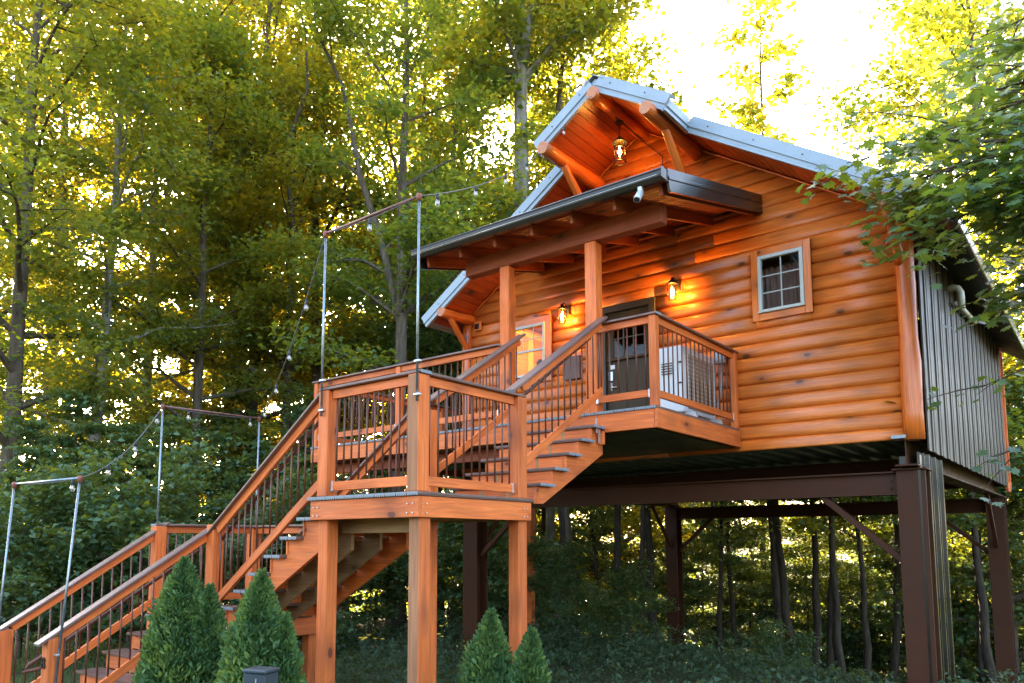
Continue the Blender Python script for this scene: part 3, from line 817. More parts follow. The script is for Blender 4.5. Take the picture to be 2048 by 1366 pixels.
# ribbed service chase behind the near column
chase = thing('service_chase', 'olive ribbed metal service chase standing behind the brown steel column', 'chase', (2.1, 3.8, GZ))
for k in range(3):
    y0 = 3.08+k*0.44
    sweep('chase_panel', [(0, 0), (.02, 0.04), (.05, .04), (.07, 0), (.20, 0), (.215, .02), (.235, .02), (.25, 0), (.43, 0), (.43, -.03), (0, -.03)],
          (2.22, y0, GZ), (2.22, y0, 3.03), simple('chase_metal', (0.022, 0.019, 0.013), 0.22, 0.35, noise=0.15, nscale=2) if k == 0 else bpy.data.materials['chase_metal'], chase, up=(1, 0, 0))
for k, (xx) in enumerate((2.195, 1.90)):
    if k: bar('chase_side', (xx, 3.74, GZ), (xx, 3.74, 3.03), 1.32, 0.02, bpy.data.materials['chase_metal'], chase, up=(1, 0, 0))
bar('chase_end', (2.045, 3.07, GZ), (2.045, 3.07, 3.03), 0.29, 0.02, bpy.data.materials['chase_metal'], chase, up=(0, -1, 0))
bar('chase_end', (2.045, 4.41, GZ), (2.045, 4.41, 3.03), 0.29, 0.02, bpy.data.materials['chase_metal'], chase, up=(0, -1, 0))

# ------------------------------------------------------------------ decking helpers
BOARD = 0.14
_bd = {}
def board_me(L, w=BOARD-0.004, th=0.034):
    k = (round(L, 3), round(w, 4))
    if k in _bd: return _bd[k]
    lob = 5
    prof = [(-w/2, 0.0), (-w/2, -th*0.45)]
    for i in range(lob):
        a = -w/2 + w*(i+0.25)/lob; b_ = -w/2 + w*(i+0.75)/lob; c = -w/2 + w*(i+1)/lob
        prof += [(a, -th), (b_, -th), (c, -th*0.42)]
    prof += [(w/2, 0.0)]
    n = len(prof)
    v = [(0, y, z) for y, z in prof] + [(L, y, z) for y, z in prof]
    f = [tuple(range(n)), tuple(reversed(range(n, 2*n)))]
    for i in range(n):
        j = (i+1) % n
        f.append((i, j, j+n, i+n))
    me = bpy.data.meshes.new('board'); me.from_pydata(v, [], f)
    bm = bmesh.new(); bm.from_mesh(me); bmesh.ops.recalc_face_normals(bm, faces=bm.faces); bm.to_mesh(me); bm.free()
    me.materials.append(M_CAP); me.materials.append(M_CAPEND)
    me.polygons[0].material_index = 1; me.polygons[1].material_index = 1
    _bd[k] = me
    return me
def board(name, p0, p1, parent):
    M, L = frame(p0, p1)
    return put(name, board_me(L), [M_CAP, M_CAPEND], parent, M)
def cap_rail(p0, p1, parent, w=0.14):
    h = 0.028
    prof = [(-w/2, -h*0.8), (-w/2, -h*0.2), (-w/2+0.006, 0), (w/2-0.006, 0), (w/2, -h*0.2), (w/2, -h*0.8), (w/2-0.006, -h), (-w/2+0.006, -h)]
    return sweep('rail_cap', prof, p0, p1, M_CAP, parent, cap_mat=M_CAPEND)
def guard(parent, a, b_, n, drop, i0=0.08, i1=0.08, cap0=0.0, cap1=0.0, brackets=True):
    """a, b_: points on top of the cap above the end posts; drop: cap top to bottom-rail centre"""
    a, b_ = Vector(a), Vector(b_)
    d = (b_-a); L = d.length; u = d/L
    hor = math.hypot(d.x, d.y)/L
    cap_rail(a-u*cap0, b_+u*cap1, parent)
    s, e = a+u*(i0/hor), b_-u*(i1/hor)
    zt = 0.028+0.045/hor*1.0
    bar('top_rail', s-Vector((0, 0, zt)), e-Vector((0, 0, zt)), 0.04, 0.085, M_TIMBER, parent)
    bar('bottom_rail', s-Vector((0, 0, drop)), e-Vector((0, 0, drop)), 0.04, 0.088, M_TIMBER, parent)
    if brackets:
        for q, sg in ((s, 1), (e, -1)):
            c = q+u*sg*0.012-Vector((0, 0, drop))
            bar('bracket', c-Vector((0, 0, 0.05)), c+Vector((0, 0, 0.05)), 0.046, 0.03, M_BRACKET, parent, up=tuple(u) if abs(u.z) < 0.1 else (u.x, u.y, 0), bev=0.002)
    for k in range(n):
        p = s+(e-s)*((k+0.5)/n)
        rod('baluster', p-Vector((0, 0, drop-0.03)), p-Vector((0, 0, 0.08)), 0.0095, M_BAL, parent, 7)

# ------------------------------------------------------------------ porch
porch = thing('porch', 'stained timber porch with shed roof, deck and baluster railing at the cabin door', 'porch', (-2.5, 1.2, 3.2))
dk = part('deck', porch)
nb = 46
for k in range(nb):
    x = -6.45+0.07+k*BOARD
    if x > 0.01: break
    y1 = 6.2 if x < XL-0.1 else YW-0.085
    board('deck_board', (x, -0.035, DECK), (x, y1, DECK), dk)
bar('fascia', (-6.45, 0.0, 3.353), (-0.045, 0.0, 3.353), 0.04, 0.225, M_TIMBER, dk)
bar('fascia', (-0.02, -0.02, 3.352), (-0.02, YW-0.09, 3.352), 0.042, 0.225, M_TIMBER, dk)
bar('fascia', (-6.43, 0.022, 3.352), (-6.43, 6.2, 3.352), 0.04, 0.225, M_TIMBER, dk)
k = 0
x = -6.1
while x < -0.2:
    bar('joist', (x, 0.03, 3.36), (x, YW-0.1, 3.36), 0.04, 0.19, M_RAW, dk)
    x += 0.42
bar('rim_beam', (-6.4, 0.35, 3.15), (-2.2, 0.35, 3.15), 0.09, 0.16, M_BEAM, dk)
put('soffit_panel', prism_me([(0, 0), (6.3, 0), (6.3, 0.012), (0, 0.012)], 2.4), M_UNDER, dk, Matrix.Translation((-6.4, 0.06, 3.235)))
# roof posts and beam
PW = 0.165
for xx in (-0.94, -2.34):
    post('roof_post', xx, 0.13, DECK+0.002, 5.722, PW, M_TIMBER, porch, 0.012)
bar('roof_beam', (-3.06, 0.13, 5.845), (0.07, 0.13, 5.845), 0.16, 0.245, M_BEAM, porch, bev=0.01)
pr = part('shed_roof', porch)
SL = (6.83-6.04)/(YW+0.46)
def zp(y): return 6.04+(y+0.46)*SL
GX0, GX1 = -3.53, 0.40
x = GX0+0.12
while x < GX1-0.02:
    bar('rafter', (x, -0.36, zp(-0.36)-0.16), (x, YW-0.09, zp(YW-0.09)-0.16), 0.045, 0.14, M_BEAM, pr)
    x += 0.615
k = 0
y = -0.36
while y < YW-0.15:
    bar('sheathing_board', (GX0+0.03, y+0.07, zp(y+0.07)-0.072), (GX1-0.03, y+0.07, zp(y+0.07)-0.072), 0.134, 0.022, M_BEAM, pr, up=(0, -SL, 1))  # shade under the porch roof put into the dark board colour
    y += 0.14
prof = []
w_ = GX1-GX0
x = -w_/2
top = [(-w_/2, 0.0)]
while x < w_/2-0.25:
    top += [(x+0.10, 0.0), (x+0.12, 0.022), (x+0.15, 0.022), (x+0.17, 0.0)]
    x += 0.30
top += [(w_/2, 0.0)]
prof = top + [(w_/2, -0.03), (-w_/2, -0.03)]
xm = (GX0+GX1)/2
sweep('roof_sheet', prof, (xm, -0.47, zp(-0.47)), (xm, YW-0.06, zp(YW-0.06)), M_BRONZE, pr, up=(0, 0, 1))
GUT = [(-.070, .052), (-.058, .052), (-.056, .012), (-.052, -.012), (-.022, -.058), (.05, -.058), (.05, .05), (.044, .05), (.044, -.052), (-.02, -.052), (-.045, -.014), (-.05, .014), (-.052, .066), (-.070, .066)]
sweep('gutter', GUT, (GX0-0.02, -0.50, 5.985), (GX1+0.02, -0.50, 5.985), M_BRONZE, pr)
for dz_, dy_ in ((0.066, -0.562), (0.004, -0.556)): rod('gutter_lip_glint', (GX0-0.02, dy_, 5.985+dz_), (GX1+0.02, dy_, 5.985+dz_), 0.006, M_GLINT, pr, 8)  # pale rods added on the gutter lip and crease to carry sky highlights
TR = [(-.012, .035), (-.012, -.05), (-.022, -.06), (-.022, -.085), (-.008, -.09), (-.008, -.2), (-.018, -.205), (-.018, -.225), (.02, -.225), (.02, .035)]
sweep('rake_trim', TR, (GX1+0.005, -0.445, zp(-0.445)), (GX1+0.005, YW-0.05, zp(YW-0.05)), M_BRONZE, pr)
sweep('rake_trim', TR, (GX0-0.005, YW-0.05, zp(YW-0.05)), (GX0-0.005, -0.445, zp(-0.445)), M_BRONZE, pr)
bar('gutter_end', (GX1+0.018, -0.555, 5.985), (GX1+0.022, -0.555, 5.985), 0.13, 0.12, M_BRONZE, pr, bev=0)
# railing
rl = part('railing', porch)
G = 1.125
post('rail_post', -0.065, 0.055, DECK+0.002, DECK+G-0.03, 0.095, M_TIMBER, rl)
post('rail_post', -0.06, YW-0.14, DECK+0.002, DECK+G-0.03, 0.095, M_TIMBER, rl)
guard(rl, (-0.86, 0.055, DECK+G), (-0.065, 0.055, DECK+G), 6, G-0.165, 0.0, 0.05, cap0=0.02, cap1=0.072)
guard(rl, (-0.065, 0.055, DECK+G-0.0015), (-0.065, YW-0.1, DECK+G-0.0015), 18, G-0.165, 0.05, 0.09, cap0=-0.072, cap1=0.02)
post('rail_post', -6.40, 0.055, DECK+0.002, DECK+G-0.03, 0.095, M_TIMBER, rl)
post('rail_post', -4.40, 0.055, DECK+0.002, DECK+G-0.03, 0.095, M_TIMBER, rl)
guard(rl, (-6.40, 0.055, DECK+G), (-4.40, 0.055, DECK+G), 16, G-0.165, 0.05, 0.05, cap0=0.072)
guard(rl, (-4.40, 0.055, DECK+G), (-2.42, 0.055, DECK+G), 16, G-0.165, 0.05, 0.0, cap1=0.02)
guard(rl, (-6.40, 0.055, DECK+G-0.0015), (-6.40, 3.1, DECK+G-0.0015), 24, G-0.165, 0.05, 0.05, cap0=-0.072)
guard(rl, (-6.40, 3.1, DECK+G-0.0015), (-6.40, 6.1, DECK+G-0.0015), 24, G-0.165, 0.05, 0.05)
for yy in (3.1, 6.1): post('rail_post', -6.40, yy, DECK+0.002, DECK+G-0.03, 0.095, M_TIMBER, rl)
for xx, yy in ((-6.3, 0.3), (-6.3, 5.9)): post('deck_post', xx, yy, GZ-0.02, 3.24, 0.14, M_TIMBER, porch)

# ------------------------------------------------------------------ staircase
stairs = thing('staircase', 'stained timber staircase climbing in three flights from the lawn to the porch', 'staircase', (-2.5, -2.6, GZ))
L1 = DECK-6*R                    # upper landing
L2 = L1-7*R                      # lower landing
XN, XM, YN, YF = -0.608, -2.144, -3.286, -1.63
RUN = 0.2725
# upper landing
la = part('landing', stairs)
nbd = 11
for k in range(nbd):
    x = XM+BOARD/2+k*BOARD
    board('deck_board', (x, YN, L1), (x, YF+0.02, L1), la)
bar('fascia', (XM+0.02, YN+0.045, L1-0.036-0.095), (XN-0.015, YN+0.045, L1-0.036-0.095), 0.04, 0.185, M_TIMBER, la)
bar('fascia', (XN-0.035, YN+0.066, L1-0.036-0.095), (XN-0.035, YF, L1-0.036-0.095), 0.04, 0.185, M_TIMBER, la)
bar('fascia', (XM+0.04, YN+0.066, L1-0.036-0.095), (XM+0.04, YF, L1-0.036-0.095), 0.04, 0.185, M_RAW, la)
bar('fascia', (XM+0.06, YF-0.02, L1-0.036-0.095), (XN-0.056, YF-0.02, L1-0.036-0.095), 0.04, 0.185, M_RAW, la)
for k in range(1, 4): bar('joist', (XM+k*0.38, YN+0.07, L1-0.13), (XM+k*0.38, YF-0.05, L1-0.13), 0.04, 0.17, M_RAW, la)
bar('ledger', (XM+0.05, YN+0.42, L1-0.28), (XN-0.32, YN+0.42, L1-0.28), 0.04, 0.14, M_RAW, la)
P6 = 0.145
PXL, PXR, PYF, PYB = XM+0.145, XN-0.125, YN+0.125, YF-0.09
TOPP = L1+1.09
for xx, yy, top_ in ((PXL, PYF, TOPP-0.03), (PXR, PYF, TOPP-0.03), (PXR, PYB, TOPP-0.03), (PXL, PYB, TOPP-0.03)):
    post('post', xx, yy, L1+0.002, top_, P6, M_TIMBER, la, 0.01)
    post('post', xx, yy+(0.03 if yy < -2.5 else 0), GZ-0.02, L1-0.038, P6-0.004, M_TIMBER, la, 0.01)
# the near landing post kept a bare, greyed face
for o in [c for c in la.children if c.name.split('.')[0] == 'post' and abs(W[c].translation.x-PXR) < 0.01 and W[c].translation.y < -2.5]:
    me = o.data.copy(); o.data = me
    me.materials.append(M_WEATHER)
    for p in me.polygons:
        if p.normal.z > 0.9: p.material_index = 1
for k in range(2):
    for q in (0.06, 0.15):
        for xx in (XM+0.08, PXR-0.02, PXR+0.05, PXL): rod('bolt', (xx, YN+0.026, L1-0.05-q*0.9), (xx, YN+0.012, L1-0.05-q*0.9), 0.007, M_BRACKET, la, 6) if k == 0 else None
        for yy in (YN+0.12, YF-0.14, YF-0.08): rod('bolt', (XN-0.014, yy, L1-0.05-q*0.9), (XN-0.002, yy, L1-0.05-q*0.9), 0.007, M_BRACKET, la, 6) if k else None
# upper flight (towards the cabin)
fu = part('flight', stairs)
XT0, XT1 = -2.02, -0.70
def flight_y(parent, x0, x1, ytop, ztop, n, run, ov=0.03):
    """n treads below ztop, descending towards -Y from ytop"""
    for k in range(1, n+1):
        z = ztop-R*k; yn = ytop-run*k
        for j in range(2): board('tread_board', (x0, yn+0.07+j*0.142, z), (x1, yn+0.07+j*0.142, z), parent)
    for k in range(0, n+1):
        z = ztop-R*k
        bar('riser', (x0+0.05, ytop-run*k+ov+0.011, z-0.036-(R-0.036)/2), (x1-0.05, ytop-run*k+ov+0.011, z-0.036-(R-0.036)/2), 0.022, R-0.04, M_TIMBER, parent)
    poly = []
    y = ytop+ov+0.024
    pts = [(0, -0.036)]
    for k in range(0, n+1):
        pts.append((-run*k, -R*k-0.036)); pts.append((-run*k, -R*(k+1)-0.036))
    endy = -run*n; endz = -R*(n+1)-0.036
    pts.append((endy-0.02, endz)); pts.append((endy+0.02, endz)) if False else None
    low = 0.30
    pts = [p for p in pts if p]
    poly = pts + [(endy+0.02, endz-0.03), (0.0, -0.036-low-0.05)]
    return poly, y
# stringers as saw-tooth plates
def stringer_poly(n, run, low=0.33):
    pts = [(0.0, -0.036-R)]
    for k in range(1, n+1):
        pts.append((-run*k, -R*k-0.036)) if False else None
    pts = []
    for k in range(0, n+1):
        if k: pts.append((-run*(k-1), -R*k-0.036)); pts.append((-run*k, -R*k-0.036))
    pts.append((-run*n, -R*(n+1)-0.03))
    pts.append((-run*n+0.12, -R*(n+1)-0.03))
    pts.append((0.0, -R-low))
    return pts
def flight(parent, n, run, ztop, top, axis, c0, c1, nstr, ov=0.03, raw_inner=True):
    """axis 'y': climbs to +Y, treads span x c0..c1; axis 'x': climbs to +X, treads span y c0..c1"""
    for k in range(1, n+1):
        z = ztop-R*k; e = top-run*k
        for j in range(2):
            q = e+0.07+j*0.1415
            if axis == 'y': board('tread_board', (c0, q, z), (c1, q, z), parent)
            else: board('tread_board', (q, c0, z), (q, c1, z), parent)
    for k in range(0, n+1):
        z = ztop-R*k-0.036-(R-0.036)/2; q = top-run*k+ov+0.012
        if axis == 'y': bar('riser', (c0+0.06, q, z), (c1-0.06, q, z), 0.022, R-0.042, M_TIMBER, parent)
        else: bar('riser', (q, c0+0.06, z), (q, c1-0.06, z), 0.022, R-0.042, M_TIMBER, parent)
    poly = stringer_poly(n, run)
    for s in range(nstr):
        c = c0+0.075+(c1-c0-0.15-0.04)*s/(nstr-1)
        mt = M_TIMBER if s in (0, nstr-1) or not raw_inner else M_RAW
        me = prism_me(poly, 0.04)
        if axis == 'y':
            # local X -> +Y
            M = Matrix.Translation((c+0.04, top+ov, ztop)) @ Matrix.Rotation(math.pi/2, 4, 'Z')
        else:
            M = Matrix.Translation((top+ov, c, ztop))
        put('stringer', me, mt, parent, M)
flight(fu, 5, RUN, DECK, 0.0-0.005, 'y', XT0, XT1, 4)
for k in range(2): bar('hanger_bracket', (XT1-0.035, -0.16+0.05*k, 3.22-0.12*k), (XT1-0.035, -0.16+0.05*k, 3.40-0.12*k), 0.004, 0.04, M_BRACKET, fu, bev=0)
bar('hanger_board', (XT0, -0.055, 3.17), (XT1-0.0, -0.055, 3.17), 0.04, 0.16, M_TIMBER, fu)
# middle flight (climbs to +X)
fm = part('flight', stairs)
YT0, YT1 = -3.22, -1.86
flight(fm, 6, RUN-0.002, L1, XM+0.01, 'x', YT0, YT1, 4)
bar('hanger_bracket', (XM-6*RUN+0.06, YT0+0.07, L2-0.14), (XM-6*RUN+0.06, YT0+0.07, L2+0.04), 0.04, 0.004, M_BRACKET, fm, up=(0, -1, 0), bev=0)
# lower landing
lb = part('landing', stairs)
X2A, X2B, Y2A, Y2B = -5.55, -3.80, -3.15, -1.60
for k in range(12):
    x = X2A+0.07+k*BOARD
    board('deck_board', (x, Y2A, L2), (x, Y2B, L2), lb)
bar('fascia', (X2A+0.02, Y2A+0.045, L2-0.14), (X2B-0.02, Y2A+0.045, L2-0.14), 0.04, 0.2, M_TIMBER, lb)
bar('fascia', (X2B-0.04, Y2A+0.066, L2-0.14), (X2B-0.04, Y2B-0.02, L2-0.14), 0.04, 0.2, M_TIMBER, lb)
bar('fascia', (X2A+0.04, Y2A+0.066, L2-0.14), (X2A+0.04, Y2B-0.02, L2-0.14), 0.04, 0.2, M_TIMBER, lb)
bar('fascia', (X2A+0.06, Y2B-0.04, L2-0.14), (X2B-0.06, Y2B-0.04, L2-0.14), 0.04, 0.2, M_TIMBER, lb)
TOPL = L2+1.125
LP = [(-5.43, -3.08), (-4.07, -3.11), (-5.45, -1.70), (-4.07, -1.75)]
for xx, yy in LP:
    post('post', xx, yy, L2+0.002, TOPL-0.03, P6, M_TIMBER, lb, 0.01)
    post('post', xx, yy+0.09*(1 if yy < -2.5 else -1)*0+0.0, GZ-0.02, L2-0.04, P6-0.004, M_TIMBER, lb, 0.01)
# lowest flight (climbs to +Y from the lawn)
fl_ = part('flight', stairs)
flight(fl_, 5, 0.28, L2, Y2A, 'y', -5.42, -4.10, 3)
FP = [(-5.43, -4.74), (-4.20, -4.72)]
for xx, yy in FP: post('post', xx, yy, GZ-0.03, 0.985, P6, M_TIMBER, fl_, 0.01)

rg = part('railing', stairs)
guard(rg, (PXL, PYF, TOPP), (PXR, PYF, TOPP), 10, 0.985, cap0=0.075, cap1=0.09)
guard(rg, (PXR, PYF, TOPP-0.0015), (PXR, PYB, TOPP-0.0015), 11, 0.985, cap0=-0.07, cap1=0.06)
# upper flight rails
guard(rg, (PXR, PYB-0.06, 3.535), (PXR, -0.02, 4.675), 13, 0.90, 0.13, 0.03, cap0=0.10, cap1=0.02, brackets=False)
guard(rg, (PXL, PYB-0.06, 3.535), (PXL, -0.02, 4.675), 13, 0.90, 0.13, 0.03, cap0=0.10, cap1=0.02, brackets=False)
# middle flight rails
guard(rg, (-4.07, YT0+0.07, 2.05), (PXL, YT0+0.07, 3.475), 16, 0.885, 0.13, 0.08, cap0=0.02, cap1=-0.04, brackets=False)
guard(rg, (-4.07, YT1-0.03, 2.05), (PXL, YT1-0.03, 3.475), 16, 0.885, 0.13, 0.08, cap0=0.02, cap1=-0.04, brackets=False)
# lower landing rails
guard(rg, (-5.44, -3.08, TOPL), (-5.44, -1.70, TOPL), 11, 0.96, cap0=0.07, cap1=0.08)
guard(rg, (-5.45, -1.72, TOPL-0.0015), (-4.07, -1.72, TOPL-0.0015), 11, 0.96, cap0=-0.07, cap1=0.07)
# lowest flight rails
guard(rg, (-5.43, -4.76, 1.02), (-5.43, -3.04, 2.145), 14, 0.90, 0.09, 0.09, cap0=0.14, cap1=0.06, brackets=False)
guard(rg, (-4.20, -4.76, 1.02), (-4.14, -3.08, 2.13), 14, 0.90, 0.09, 0.09, cap0=0.14, cap1=0.0, brackets=False)
# round metal handrails inside the timber rails
hr = [(-4.30, -4.72, 0.70), (-4.42, -4.90, 0.66), (-4.40, -4.86, 0.72), (-4.36, -4.56, 0.915), (-4.26, -3.20, 1.83)]
put('handrail', tube_me(hr, [0.02]*5, 10), M_BAL, rg)
put('handrail', tube_me([(-4.0, -3.06, 1.96), (-2.05, -3.06, 3.31)], [0.02]*2, 10), M_BAL, rg)
put('handrail', tube_me([(-0.86, -1.66, 3.36), (-0.86, -0.1, 4.42)], [0.02]*2, 10), M_BAL, rg)
lathe('rail_end_knob', [(0.0, -0.02), (0.018, -0.015), (0.022, 0.0), (0.018, 0.015), (0.0, 0.02)], (-0.82, -1.72, 3.36), M_BLACK, rg, 8)
# black letter on the newel post
tcv = bpy.data.curves.new('letter', 'FONT'); tcv.body = 'B'; tcv.size = 0.16; tcv.extrude = 0.006; tcv.align_x = 'CENTER'
_to = bpy.data.objects.new('tmp_letter', tcv); COL.objects.link(_to)
bpy.context.view_layer.update()
_lm = bpy.data.meshes.new_from_object(_to.evaluated_get(bpy.context.evaluated_depsgraph_get()))
bpy.data.objects.remove(_to)
_lm.materials.clear()
put('letter', _lm, M_BLACK, fl_, Matrix.Translation((-4.20, -4.72-P6/2-0.008, 0.70)) @ Matrix.Rotation(math.pi/2, 4, 'X'))
# ------------------------------------------------------------------ things on and about the cabin
ac = thing('air_conditioner', 'white outdoor air conditioner unit behind the porch railing', 'air conditioner', (-0.47, 1.8, DECK))
bar('casing', (-0.47, 1.29, 4.08), (-0.47, 2.32, 4.08), 0.35, 0.90, M_ACWHITE, ac, bev=0.012)
bar('coil', (-0.288, 1.42, 4.06), (-0.288, 2.24, 4.06), 0.012, 0.74, M_ACFIN, ac, bev=0)
for k in range(13):
    z = 3.72+k*0.057
    rod('guard_wire', (-0.275, 1.40, z), (-0.275, 2.27, z), 0.0035, M_ACWHITE, ac, 5)
for k in range(6):
    y = 1.40+k*0.17
    rod('guard_wire', (-0.270, y, 3.70), (-0.270, y, 4.42), 0.0035, M_ACWHITE, ac, 5)
for k in range(5): bar('vent_slot', (-0.60, 1.279, 4.30-0.035*k), (-0.44, 1.279, 4.30-0.035*k), 0.006, 0.012, M_BLACK, ac, bev=0)
bar('side_handle', (-0.36, 1.279, 4.30), (-0.30, 1.279, 4.30), 0.008, 0.02, M_BLACK, ac, bev=0)
bar('maker_badge', (-0.35, 1.279, 4.02), (-0.31, 1.279, 4.02), 0.006, 0.02, M_BLACK, ac, bev=0)
for yy in (1.40, 2.20): bar('stand_rail', (-0.70, yy, 3.575), (-0.16, yy, 3.575), 0.06, 0.10, M_ACWHITE, ac)
for xx in (-0.20, -0.62): bar('stand_rail', (xx, 1.2, 3.522), (xx, 2.4, 3.522), 0.05, 0.036, M_ACWHITE, ac)

def lantern(label, pos, hang, size=1.0, watt=10.0):
    """jar lantern with a cage; pos is the middle of the glass"""
    x, y, z = pos
    t = thing('hanging_lantern' if hang else 'wall_lantern', label, 'lantern', (x, y, z), None if hang else 'lit lanterns beside the door')
    s = size
    g = lathe('glass', [(0.052*s, -0.115*s), (0.070*s, -0.09*s), (0.074*s, 0.0), (0.066*s, 0.09*s), (0.05*s, 0.11*s)] if not hang else [(0.088*s, -0.16*s), (0.088*s, 0.14*s)], (x, y, z), M_AMBER, t, 16)
    top = 0.11*s if not hang else 0.14*s
    rr = 0.085*s if not hang else 0.12*s
    lathe('cap', [(rr, top), (rr*1.02, top+0.012*s), (rr*0.72, top+0.045*s), (rr*0.35, top+0.06*s), (rr*0.3, top+0.09*s), (0.012*s, top+0.10*s)], (x, y, z), M_BLACK, t, 16)
    n = 6
    for k in range(n):
        a = 2*math.pi*k/n
        r1 = (0.078 if not hang else 0.094)*s
        p = [(x+r1*math.cos(a), y+r1*math.sin(a), z+top), (x+r1*1.03*math.cos(a), y+r1*1.03*math.sin(a), z), (x+r1*(0.72 if not hang else 1)*math.cos(a), y+r1*(0.72 if not hang else 1)*math.sin(a), z-(0.12 if not hang else 0.165)*s)]
        put('cage_wire', tube_me(p, [0.004*s]*3, 5), M_BLACK, t)
    for zz, r1 in (((0.0, 0.08), (-0.118, 0.056)) if not hang else ((0.06, 0.094), (-0.165, 0.096))):
        pts = [(x+r1*s*math.cos(a), y+r1*s*math.sin(a), z+zz*s) for a in np.linspace(0, 2*math.pi, 17)]
        put('cage_ring', tube_me(pts, [(0.0045 if not hang else 0.008)*s]*17, 5), M_BLACK, t)
    lathe('bulb', [(0.006*s, 0.05*s), (0.014*s, 0.03*s), (0.026*s, -0.005*s), (0.022*s, -0.03*s), (0.004*s, -0.045*s)], (x, y, z+0.01*s), M_FLAME, t, 10)
    if hang:
        rod('stem', (x, y, z+top+0.09*s), (x, y, hang), 0.008, M_BLACK, t)
        lathe('ceiling_plate', [(0.065, -0.03), (0.07, -0.005), (0.06, 0.0)], (x, y, hang), M_BLACK, t, 14)
    else:
        put('arm', tube_me([(x, y, z+0.2*s), (x, y+0.05, z+0.235*s), (x, y+0.10, z+0.21*s), (x, YW-0.075, z+0.13*s)], [0.011]*4, 7), M_BLACK, t)
        bar('back_plate', (x+0.0, YW-0.078, z+0.05*s), (x+0.0, YW-0.078, z+0.21*s), 0.10*s, 0.022, M_BLACK, t, up=(0, -1, 0))
        put('hook', tube_me([(x+0.10*s, YW-0.085, z+0.16*s), (x+0.115*s, YW-0.10, z+0.08*s), (x+0.10*s, YW-0.085, z+0.03*s)], [0.006]*3, 5), M_BLACK, t)
    ld = bpy.data.lights.new('lantern_light', 'POINT'); ld.energy = watt; ld.color = (1.0, 0.46, 0.13); ld.shadow_soft_size = 0.035
    lo_ = bpy.data.objects.new('lantern_light', ld); link(lo_, t, Matrix.Translation((x, y, z-0.01)))
    return t
lantern('lit amber jar lantern on the logs between the small window and the post', (-2.94, YW-0.225, 5.66), None, 1.0, 4.2)
lantern('lit amber jar lantern on the logs to the upper right of the door', (-0.93, YW-0.225, 5.665), None, 1.0, 4.2)
lantern('lit caged lantern hanging from the ridge log under the gable', (XC, 1.76, 7.80), 8.285, 1.0, 2.5)
# lamp lighting the room behind the hung window
ld = bpy.data.lights.new('room_lamp_light', 'POINT'); ld.energy = 8.0; ld.color = (1.0, 0.72, 0.20); ld.shadow_soft_size = 0.12
rlamp = thing('room_lamp', 'glowing lamp inside the room behind the double-hung window', 'lamp', (-3.2, 4.6, 6.0))
lathe('lamp_shade', [(0.10, -0.12), (0.16, -0.10), (0.12, 0.10), (0.05, 0.12)], (-3.2, 4.6, 6.05), emit_mat('lamp_glow', (1.0, 0.60, 0.10), 0.25), rlamp, 14)
rod('lamp_stem', (-3.2, 4.6, 6.17), (-3.2, 4.6, 6.355), 0.01, M_BLACK, rlamp)
link(bpy.data.objects.new('room_lamp_light', ld), rlamp, Matrix.Translation((-3.9, 3.6, 5.6)))

sec = thing('security_camera', 'silver bullet security camera under the gutter edge', 'camera', (0.10, -0.55, 5.8))
M_, L_ = frame((0.10, -0.50, 5.87), (0.10, -0.60, 5.74))
put('camera_body', tube_me([(0, 0, 0), (0.02, 0, 0), (0.14, 0, 0), (0.15, 0, 0)], [0.03, 0.042, 0.042, 0.04], 14), M_SILVER, sec, M_)
put('lens', tube_me([(0.151, 0, 0), (0.156, 0, 0)], [0.034, 0.032], 14), M_LENS, sec, M_)
bar('mount', (0.10, -0.50, 5.84), (0.10, -0.50, 5.935), 0.05, 0.05, M_SILVER, sec, up=(0, -1, 0))

# pipe frames that carry the string lights
def pipe_frame(label, a, b_, z0a, z0b, ztop, bar_mat, fa=None, fb=None):
    t = thing('pipe_frame', label, 'pipe frame', (a[0], a[1], z0a), 'pipe frames for the string lights')
    fa = fa or a; fb = fb or b_
    for p, z0, f_ in ((a, z0a, fa), (b_, z0b, fb)):
        rod('upright', (f_[0], f_[1], z0), (p[0], p[1], p[2] if len(p) > 2 else ztop), 0.012, M_GALV, t, 10)
    ta = Vector((a[0], a[1], a[2])); tb = Vector((b_[0], b_[1], b_[2]))
    put('crossbar', tube_me([ta, tb], [0.0135]*2, 10), bar_mat, t)
    for q in (ta, tb):
        lathe('elbow', [(0.012, -0.045), (0.023, -0.04), (0.023, -0.012), (0.028, 0.0), (0.024, 0.02), (0.008, 0.026)], tuple(q), M_FITTING, t, 10)
    for p, z0 in ((fa, z0a), (fb, z0b)):
        for dz in (0.06, 0.36):
            bar('pipe_clamp', (p[0]-0.035, p[1]+0.004, z0+dz), (p[0]+0.035, p[1]+0.004, z0+dz), 0.036, 0.02, M_BRACKET, t, bev=0.004)
    return t
F3A, F3B = (-2.0, PYF-P6/2-0.018, 5.035), (-0.665, PYF-P6/2-0.018, 5.045)
pipe_frame('galvanised pipe frame with rusty crossbar on the upper landing posts', F3A, F3B, 3.16, 3.16, 5.04, M_RUST)
F2A, F2B = (-5.52, -3.06, 3.68), (-5.54, -1.62, 3.70)
pipe_frame('galvanised pipe frame with dark crossbar on the lower landing rail', F2A, F2B, 1.62, 1.62, 3.7, M_RUST)
F1A, F1B = (-5.43, -4.735, 2.565), (-4.105, -4.60, 2.57)
pipe_frame('galvanised pipe frame on the newel posts at the foot of the stairs', F1A, F1B, 0.35, 0.47, 2.57, M_GALV, (-5.43, -4.83), (-4.105, -4.725))

